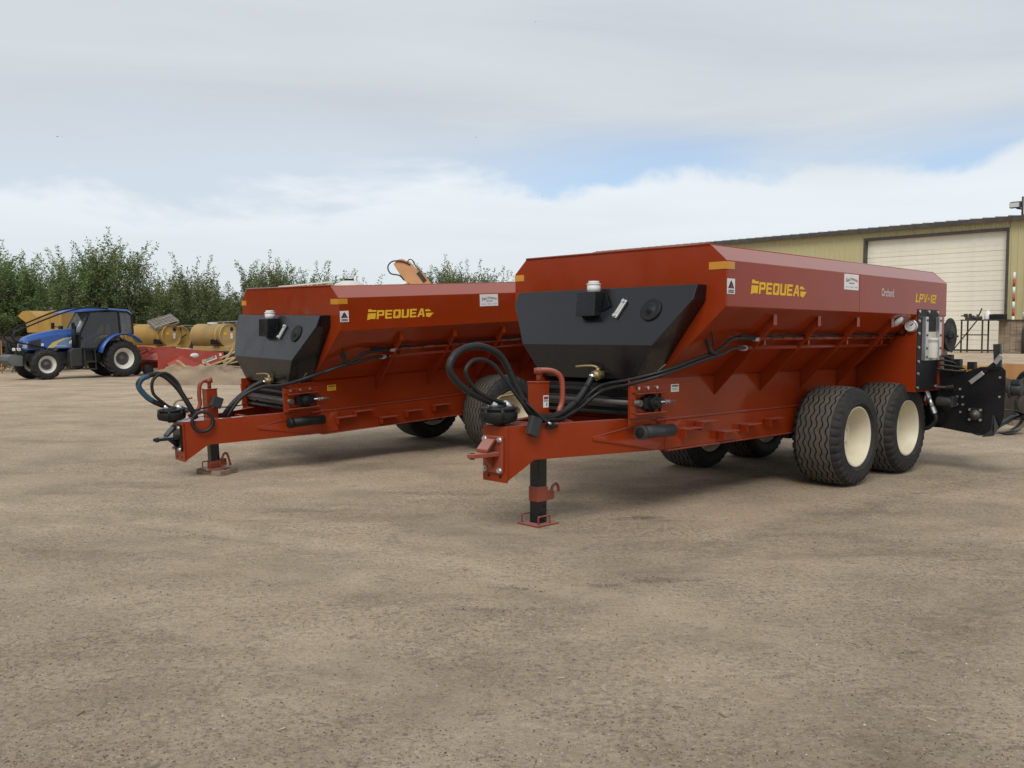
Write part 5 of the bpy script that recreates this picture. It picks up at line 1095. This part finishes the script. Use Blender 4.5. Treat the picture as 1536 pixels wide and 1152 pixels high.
rl = MB(); rl.beam((-2.4, 0, zt - .22), (-.5, 0, zt - .05), .05, .05).beam((-2.4, 0, 0), (-2.4, 0, zt - .22), .05, .05).beam((-1.4, 0, 0), (-1.4, 0, zt - .13), .04, .04); rl.build('hand_rail', 'white_poly', nt_)
q = at_px(620, 428, 30); cr = empty('knuckle_crane', (q.x + .9, q.y, gz(q.x, q.y))); tag(cr, 'peach orange crane arm with a black hose loop above the hopper', 'crane'); zc = q.z
def P_(x, y): v = at_px(x, y, 30); return (v.x - q.x - .9, 0, v.z)
bm_ = MB(); pl = [P_(591, 396), P_(597, 389), P_(604, 388), P_(616, 393), P_(630, 410), P_(648, 428), P_(668, 470), P_(640, 470), P_(620, 428), P_(606, 420)]
bm_.prism([(x, -.14, z) for x, y, z in pl], (0, .28, 0)); bm_.build('boom', 'orange', cr, .02)
bm2 = MB(); bm2.beam(P_(626, 402), P_(652, 434), .10, .09); bm2.beam(P_(610, 424), P_(618, 440), .2, .2); bm2.build('boom_cylinder', 'orange', cr)
MB().obox((P_(633, 415)[0], -.15, P_(633, 415)[2]), (.14, .02, .38), Matrix.Rotation(-.65, 3, 'Y')).build('boom_slot', 'junk', cr)
MB().tube(spline([(P_(616, 397)[0], -.16, P_(616, 397)[2]), (P_(604, 392)[0], -.17, P_(604, 392)[2]), (P_(590, 392)[0], -.18, P_(590, 392)[2]), (P_(583, 400)[0], -.18, P_(583, 400)[2]), (P_(587, 410)[0], -.18, P_(587, 410)[2]), (P_(600, 413)[0], -.17, P_(600, 413)[2]), (P_(607, 420)[0], -.16, P_(607, 420)[2])], 6), .022, 8).build('hose', 'rubber', cr)
MB().tube(spline([(P_(612, 393)[0], -.16, P_(612, 393)[2]), (P_(615, 389)[0], -.16, P_(615, 389)[2]), (P_(620, 391)[0], -.16, P_(620, 391)[2]), (P_(625, 400)[0], -.16, P_(625, 400)[2]), (P_(634, 408)[0], -.16, P_(634, 408)[2])], 6), .016, 8).build('hose', 'rubber', cr)
x9, _, z9 = P_(655, 470)
MB().box(x9 - .5, x9 + .5, -.4, .4, .9, z9 + .1).build('mast', 'orange', cr, .03); MB().box(x9 - 1.6, x9 + 1.2, -.8, .8, .55, 1.15).build('base', 'orange2', cr, .03)
for s in (1, -1):
    for xw in (x9 - 1.1, x9 + .7): MB().lathe([(-.12, 0), (-.12, .42), (-.08, .48), (.08, .48), (.12, .42), (.12, 0)], (xw, s * .8, .48), (0, 1, 0), 24).build('wheel', 'tyre_side', cr)

# ------------------------------------------------------------------ right side: bench, post, scrap behind the spreader
bq = bld.matrix_basis; bz = math.atan2(WD.y, WD.x)
wbn = empty('work_bench', bq @ Vector((3.6, -3.2, .0)), bz); 
def onground(o, dz=0): o.location.z = gz(o.location.x, o.location.y) + dz
onground(wbn); tag(wbn, 'rusty steel work bench standing before the roll-up door', 'bench')
MB().box(-.85, 1.1, -.4, .4, 1.52, 1.58).build('table_top', 'junk', wbn)
for x in (-.8, .15): 
    for y in (-.36, .36): MB().beam((x, y, 0), (x, y, 1.52), .06, .06).build('leg', 'junk', wbn)
MB().beam((-.8, -.36, .85), (.15, -.36, .85), .05, .05).beam((-.8, .36, .85), (.15, .36, .85), .05, .05).build('stretcher', 'junk', wbn)
MB().beam((-1.2, -.5, 0), (-.1, -.42, 1.5), .05, .05).beam((-.1, -.42, 1.5), (.12, -.40, 2.1), .05, .05).build('brace', 'junk', wbn)
zt = 1.58
def bench_item(name, mb, mat, x, y, label, cat, rz=0, bev=.01):
    o = mb.build(name, mat, None, bev); v = wbn.matrix_basis @ Vector((x, y, zt)); o.location = v; o.rotation_euler = (0, 0, bz + rz); tag(o, label, cat); return o
bench_item('bench_vise', MB().box(-.12, .12, -.1, .1, 0, .12).box(-.2, -.05, -.06, .06, .12, .28).box(.02, .14, -.06, .06, .12, .28).cyl((-.35, 0, .18), (.14, 0, .18), .03, 8), 'junk', -.6, -.1, 'old bench vise on the end of the steel bench', 'vise')
bench_item('scrap_valve', MB().cyl((-.18, 0, .08), (.2, 0, .08), .08, 12).cyl((0, 0, .08), (0, 0, .25), .05, 10).box(-.25, -.18, -.1, .1, .0, .2), 'iron', -.22, 0, 'grey pipe fitting lying beside the bench vise', 'fitting')
bench_item('plastic_jug', MB().lathe([(0, 0), (0, .16), (.28, .15), (.36, .08), (.38, .05), (.44, .05), (.44, 0)], (0, 0, 0), (0, 0, 1), 18), 'bone', .28, -.1, 'white plastic jug standing on the steel bench', 'jug')
bench_item('black_bin', MB().box(-.32, .32, -.22, .22, 0, .24), 'blackm', .72, -.05, 'black tool bin on the bench beside the white jug', 'bin')
bench_item('cardboard_box', MB().box(-.2, .2, -.16, .16, 0, .26), 'oldwood', .62, .2, 'tan box behind the black bin on the bench', 'box', .5)
cb = empty('side_cabinet', bq @ Vector((5.0, -2.6, 0)), bz); onground(cb); tag(cb, 'weathered plank cabinet beside the steel bench', 'cabinet')
for k in range(6): MB().box(-.75 + k * .26, -.75 + k * .26 + .245, -.36, -.33, .05, 1.5).build('plank', 'block', cb)
MB().box(-.76, .82, -.33, .35, .05, 1.5).build('carcass', 'block', cb); MB().box(-.8, .86, -.4, .4, 1.5, 1.56).build('top', 'junk', cb)
o = MB().lathe([(0, 0), (0, .15), (.3, .17), (.34, .16), (.34, 0)], (0, 0, 0), (0, 0, 1), 16).build('bucket', 'bone'); v = cb.matrix_basis @ Vector((.35, -.1, 1.56)); o.location = v; tag(o, 'white bucket standing on the plank cabinet', 'bucket')
gb = MB().lathe([(0, 0), (0, .14), (1.05, .14), (1.2, .06), (1.3, .06), (1.3, 0)], (0, 0, 0), (0, 0, 1), 16).build('gas_cylinder', 'grey_dark'); v = bq @ Vector((5.55, -3.4, 0)); gb.location = v; onground(gb); tag(gb, 'grey gas cylinder standing by the plank cabinet', 'cylinder')
# red and white marker post beside the door
mp = empty('marker_post', bq @ Vector((3.95, -.35, 0)), bz); tag(mp, 'slim red and white banded post beside the door frame', 'post')
z = .0; k = 0
MB().cyl((0, 0, -.05), (0, 0, 1.4), .045, 10).build('shaft', 'iron', mp)
for k in range(7): MB().cyl((0, 0, 1.4 + k * .36), (0, 0, 1.4 + (k + 1) * .36 - .002), .06, 12).build('band', 'mower' if k % 2 else 'white', mp)
# orange frame and tyre scrap behind the cross conveyor
q = at_px(1505, 600, 19.5); sf = empty('scrap_implement', (q.x, q.y, gz(q.x, q.y)), -.35); tag(sf, 'rusty orange implement frame lying behind the black conveyor', 'frame')
z1 = at_px(1505, 590, 19.5).z; z2 = at_px(1505, 545, 19.5).z
MB().box(-.35, 2.2, -.7, -.55, z1, z1 + .07).box(-.35, 2.2, .5, .65, z1, z1 + .07).box(-.4, 2.2, -.6, .6, z1 + .07, z1 + .10).build('bed', 'orange2', sf, .01)
MB().prism([(-.25, .0, z2 - .25), (.05, .0, z2), (.7, .0, z2 - .02), (1.0, 0, z2 - .22), (1.9, 0, z2 - .22), (1.9, 0, z2 - .34), (-.25, 0, z2 - .34)], (0, .35, 0)).build('cowl', 'orange2', sf, .01)
MB().box(-.1, .05, -.1, .1, z1 + .1, z2 - .3).box(1.2, 1.35, -.1, .1, z1 + .1, z2 - .3).box(.4, .8, -.2, .2, z1 + .1, z2 - .33).build('uprights', 'junk', sf, .01)
for x in (.0, 1.0, 1.9): MB().box(x, x + .1, -.62, .6, .0, z1).build('leg', 'junk', sf)
MB().lathe([(.02 * math.cos(t), .17 + .02 * math.sin(t)) for t in np.linspace(0, 6.283, 9)[:-1]], (.45, -.72, z1 + .32), (.2, .9, .2), 24, closed=True).build('hose_coil', 'rubber', sf)
q = at_px(1466, 556, 22); sf2 = empty('scrap_attachment', (q.x, q.y, gz(q.x, q.y)), .3); tag(sf2, 'low yellow and brown implement resting behind the spreader tail', 'implement')
zq = q.z
MB().box(-1.4, .9, -.4, .4, zq - .22, zq - .10).build('deck', 'orange2', sf2, .01); MB().box(-.25, .15, -.3, .3, zq - .10, zq + .14).box(.3, .45, -.3, .3, zq - .1, zq + .06).build('gear_case', 'yel_tank', sf2, .03); MB().box(-1.2, -.6, -.3, .3, zq - .1, zq - .04).build('cover', 'yellow', sf2)
MB().box(-1.3, -1.15, -.35, .35, 0, zq - .22).box(.7, .85, -.35, .35, 0, zq - .22).build('skid', 'junk', sf2)
q = at_px(1528, 640, 17.0); ty = MB().lathe([(-.14, .24), (-.16, .38), (-.12, .46), (.12, .46), (.16, .38), (.14, .24)], (0, 0, 0), (0, 1, 0), 32).build('loose_tyre', 'tyre_side'); ty.location = (q.x + .25, q.y, .46 + gz(q.x, q.y)); ty.rotation_euler = (0, 0, .5); tag(ty, 'loose black tyre standing behind the curled rubber strips', 'tyre')
q = at_px(1516, 625, 16.0); en = empty('scrap_engine', (q.x, q.y, gz(q.x, q.y)), .4); tag(en, 'rusty engine block sitting behind the conveyor end', 'engine')
MB().box(-.22, .22, -.2, .2, .08, .55).box(-.16, .2, -.24, -.2, .2, .45).build('block', 'junk', en, .03); MB().cyl((0, -.2, .6), (0, .2, .6), .13, 16).cyl((-.15, 0, .55), (-.15, 0, .8), .06, 12).build('head', 'junk', en); MB().lathe([(0, 0), (0, .17), (.03, .17), (.04, .1), (.06, 0)], (0, -.24, .35), (0, -1, 0), 20).build('flywheel', 'junk', en)
MB().box(-.3, .3, -.3, -.2, 0, .08).box(-.3, .3, .2, .3, 0, .08).build('skid', 'block', en)
for k, (x, y, l, a, zc) in enumerate(((.5, -.3, .9, .3, .12), (.9, .2, 1.1, -.5, .2), (.2, .35, .7, 1.0, .3), (1.3, -.1, .8, .8, .16))):
    MB().beam((x - l / 2 * math.cos(a), y - l / 2 * math.sin(a), zc + z1), (x + l / 2 * math.cos(a), y + l / 2 * math.sin(a), zc + z1 + .1), .09, .07).build('loose_arm', 'junk' if k % 2 else 'orange2', sf)
def strip(pts, w, label):
    P = spline(pts, 6); mb = MB(); vs = []
    for p_ in P: vs += [p_ + Vector((0, -w / 2, 0)), p_ + Vector((0, w / 2, 0)), p_ + Vector((0, w / 2, .015)), p_ + Vector((0, -w / 2, .015))]
    n = len(P); mb.add(vs, [(i * 4 + k, i * 4 + (k + 1) % 4, i * 4 + 4 + (k + 1) % 4, i * 4 + 4 + k) for i in range(n - 1) for k in range(4)] + [(0, 1, 2, 3), (n * 4 - 4, n * 4 - 1, n * 4 - 2, n * 4 - 3)], True)
    o = mb.build('rubber_strip', 'rubber'); tag(o, label, 'rubber strip'); return o
def G(x, y, h=0): p = at_px(x, y, 15); s = (0 - CAM_H) / (p.z - CAM_H); v = Vector((p.x * s, p.y * s, 0)); v.z = gz(v.x, v.y) + h; return v
a = G(1462, 651, .01); strip([a, a + Vector((.18, .0, .03)), a + Vector((.5, .1, .16)), a + Vector((.75, .2, .26)), a + Vector((.95, .3, .30))], .22, 'flat rubber strip curling up from the dirt under the conveyor end')
a = G(1503, 651, .01); strip([a, a + Vector((.15, 0, .03)), a + Vector((.33, .02, .15)), a + Vector((.36, .04, .28)), a + Vector((.22, .08, .36)), a + Vector((.0, .12, .38)), a + Vector((-.12, .15, .46))], .22, 'rubber strip bent back over itself in a loop')

a = G(1530, 648, .01); strip([a + Vector((.3, 0, .0)), a + Vector((.22, .05, .12)), a + Vector((.1, .08, .22)), a + Vector((-.1, .1, .28))], .2, 'short rubber strip leaning against the loose tyre')

# ------------------------------------------------------------------ a few birds far up
for i, (x, y, Y, s, lab) in enumerate(((86, 205, 62, .30, 'tiny dark bird gliding above the orchard trees'), (714, 206, 70, .24, 'tiny dark bird flying high above the far spreader'), (813, 295, 75, .26, 'tiny dark bird low in the bright cloud'), (803, 33, 60, .2, 'tiny dark bird high in the grey cloud'))):
    q = at_px(x, y, Y); b = MB(); b.lathe([(-.22, 0), (-.14, .03), (0, .05), (.14, .035), (.2, 0)], (0, 0, 0), (1, .2, 0), 8)
    for sg in (1, -1): b.prism([(.06, 0, .01), (.0, sg * .25, .10), (-.1, sg * .5, .04), (-.1, sg * .25, .07), (-.07, 0, .01)], (0, 0, .012))
    o = b.build('bird', 'bird'); o.location = q; o.scale = (s, s, s); o.rotation_euler = (0, .2, 1.2 + i); tag(o, lab, 'bird', 'birds in the sky')
# ------------------------------------------------------------------ orchard trees
def tree_meshes(seed, H, Wd, n_shoot, dens):
    r = np.random.default_rng(seed); wood_ = MB(); LV = []; LT = []
    def leaf(p, d, s, tint):
        LV.append((p, d, s)); LT.append(tint)
    trunk = [(0, 0, -.1), (.03, .02, .5), (.0, .05, 1.0)]
    wood_.tube(trunk, [.16, .12, .11], 9)
    tips = []
    nl = 7
    for k in range(nl):
        a = 2 * math.pi * (k + r.random() * .5) / nl; rad = Wd * (.30 + .25 * r.random()); z2 = H * (.45 + .2 * r.random())
        p0 = Vector((0, .03, .9)); p1 = Vector((math.cos(a) * rad * .5, math.sin(a) * rad * .5, 1.0 + (z2 - 1) * .45)); p2 = Vector((math.cos(a) * rad, math.sin(a) * rad, z2))
        pts = spline([p0, p1, p2], 4); wood_.tube(pts, list(np.linspace(.08, .03, len(pts))), 7); tips += pts[3:]
    P = []; D = []; S = []; Tn = []
    for k in range(n_shoot):
        u = r.random(); a = r.random() * 2 * math.pi
        # crown envelope: wide in the middle, upright shoots towards the top
        zc = .16 + .74 * (r.random() ** .8); env = math.sin(min(1, (zc + .02) / .62) * math.pi / 2) if zc < .55 else max(.12, math.cos((zc - .55) / .47 * math.pi / 2)) ** .8
        rad = Wd * .5 * env * (r.random() ** .45)
        base = Vector((math.cos(a) * rad, math.sin(a) * rad, zc * H * .86 + .3))
        out = Vector((math.cos(a), math.sin(a), 0)); top = zc > .62
        d = (out * (.25 if top else .75) * r.random() + Vector((r.normal() * .25, r.normal() * .25, .55 + .8 * r.random() if top or r.random() < .5 else r.normal() * .45))).normalized()
        ln = (.5 + .9 * r.random()) * (1.15 if top else .8)
        if r.random() < .12 and top: ln *= 1.5
        t = min(tips, key=lambda q: (q - base).length_squared)
        if (k % 3 == 0): wood_.tube([t, t.lerp(base, .5) + Vector((0, 0, -.06)), base], [.022, .016, .010], 5, cap=False)
        bend = Vector((r.normal() * .18, r.normal() * .18, -.12 if not top else .05))
        tip = base + d * ln + bend * ln
        if k % 2 == 0: wood_.tube([base, base + d * ln * .5, tip], [.010, .007, .003], 4, cap=False)
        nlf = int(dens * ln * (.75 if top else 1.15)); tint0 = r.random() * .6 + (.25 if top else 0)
        for i in range(nlf):
            f = i / nlf; q = base + d * ln * f + bend * ln * f * f
            spread = .13 * (1 - .6 * f) + .02
            ld = (d * .5 + Vector((r.normal(), r.normal(), r.normal() * .7 - .15)) * .75).normalized()
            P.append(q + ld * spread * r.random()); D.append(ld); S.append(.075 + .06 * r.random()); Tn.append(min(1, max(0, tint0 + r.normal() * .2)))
    n = len(P); P = np.array(P); D = np.array(D); S = np.array(S)[:, None]
    up = r.normal(size=(n, 3)); sd = np.cross(D, up); sd /= np.linalg.norm(sd, axis=1)[:, None] + 1e-9
    nrm = np.cross(sd, D)
    v = np.stack([P, P + D * S * .55 + sd * S * .27 + nrm * S * .05, P + D * S * 1.15 - nrm * S * .1, P + D * S * .55 - sd * S * .27 + nrm * S * .05], 1).reshape(-1, 3)
    me = bpy.data.meshes.new('crown'); me.vertices.add(4 * n); me.vertices.foreach_set('co', v.astype(np.float32).ravel())
    me.loops.add(4 * n); me.loops.foreach_set('vertex_index', np.arange(4 * n, dtype=np.int32)); me.polygons.add(n)
    me.polygons.foreach_set('loop_start', np.arange(0, 4 * n, 4, dtype=np.int32)); me.update(calc_edges=True)
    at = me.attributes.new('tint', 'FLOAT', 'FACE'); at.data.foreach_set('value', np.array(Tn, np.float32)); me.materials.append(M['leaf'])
    wm = wood_.mesh('trunk', False); wm.materials.append(M['bark']); ZT.append(float(np.percentile(P[:, 2], 99.6))); return me, wm
ZT = []
TREES = [tree_meshes(11, 5.2, 4.3, 430, 62), tree_meshes(12, 4.6, 4.4, 420, 62), tree_meshes(13, 5.6, 4.0, 430, 60)]
# (pixel x, depth, crown-top pixel y, mesh, turn, label)
TR = [(-28, 47, 380, 0, .3, 'leafy orchard tree at the outer end of the hedge row'), (12, 44, 381, 2, 1.2, 'orchard tree with ragged upright shoots above the dark cultivator'), (68, 45, 404, 1, 2.5, 'lower orchard tree above the yellow hopper wagon'), (118, 43, 382, 0, 4.0, 'broad orchard tree above the tractor hood'), (172, 44, 364, 2, .8, 'tallest orchard tree with open airy top above the tractor cab'), (226, 46, 425, 1, 3.4, 'lower orchard tree between the tall tree and the round one'), (282, 43, 400, 1, 5.2, 'rounded dense orchard tree above the yellow sprayers'), (345, 48, 436, 0, 1.9, 'low orchard tree at the edge of the far hopper'), (402, 46, 394, 2, 2.7, 'orchard tree peeking over the far hopper front'), (482, 47, 406, 0, .1, 'orchard tree top beside the white plastic tank'), (548, 52, 428, 1, 1.0, 'orchard tree mostly hidden behind the white plastic tank'), (662, 48, 402, 2, 3.9, 'orchard tree top just right of the crane arm'), (712, 50, 409, 0, 5.5, 'orchard tree top above the far hopper sticker'), (765, 52, 425, 1, .5, 'orchard tree top between the two hoppers')]
TR += [(-80, 50, 411, 1, .9, None), (40, 54, 421, 2, 2.0, None), (95, 55, 426, 0, 3.0, None), (150, 53, 428, 1, 3.3, None), (205, 54, 431, 0, 4.4, None), (255, 55, 438, 2, 5.0, None), (312, 54, 441, 2, .6, None), (372, 56, 451, 1, 1.6, None), (440, 55, 451, 1, 2.2, None), (600, 56, 458, 0, 2.9, None)]
# unseen orchard row, added to darken what the hopper front reflects
for j, (x, y) in enumerate(((-29, 40), (-30, 35.5), (-29.5, 31), (-30.5, 26.5), (-30, 22), (-29.5, 17.5), (-30, 13), (-30.5, 8.5), (-30, 4), (-29.5, -.5), (-30, -5), (-30, -10))):
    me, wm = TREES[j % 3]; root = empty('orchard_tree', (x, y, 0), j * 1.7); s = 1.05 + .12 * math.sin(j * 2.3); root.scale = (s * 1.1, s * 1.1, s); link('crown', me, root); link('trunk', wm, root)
    tag(root, 'unseen orchard tree added beside the yard to darken reflections', 'tree', 'orchard trees behind the yard')
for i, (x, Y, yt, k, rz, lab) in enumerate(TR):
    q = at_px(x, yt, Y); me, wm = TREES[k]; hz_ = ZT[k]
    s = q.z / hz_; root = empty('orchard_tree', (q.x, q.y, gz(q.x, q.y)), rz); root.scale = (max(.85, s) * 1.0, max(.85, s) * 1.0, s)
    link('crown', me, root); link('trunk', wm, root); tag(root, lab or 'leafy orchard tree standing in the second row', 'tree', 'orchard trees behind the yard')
# rough grass and weeds along the orchard edge
r = np.random.default_rng(5); mb = MB()
for i in range(9000):
    x = -34 + r.random() * 36; y = 38.5 + r.random() * 9 + .0 * x; a = r.random() * 6.28; h = .15 + .35 * r.random() ** 2; w = .02
    z = gz(x, y, False); c, s = math.cos(a) * w, math.sin(a) * w; lx, ly = r.normal() * .12, r.normal() * .12
    mb.add([(x - c, y - s, z), (x + c, y + s, z), (x + lx, y + ly, z + h)], [(0, 1, 2)])
o = mb.build('grass', 'grass', None, recalc=False); o['kind'] = 'stuff'; o['label'] = 'rough dry grass and weeds along the orchard edge'; o['category'] = 'grass'
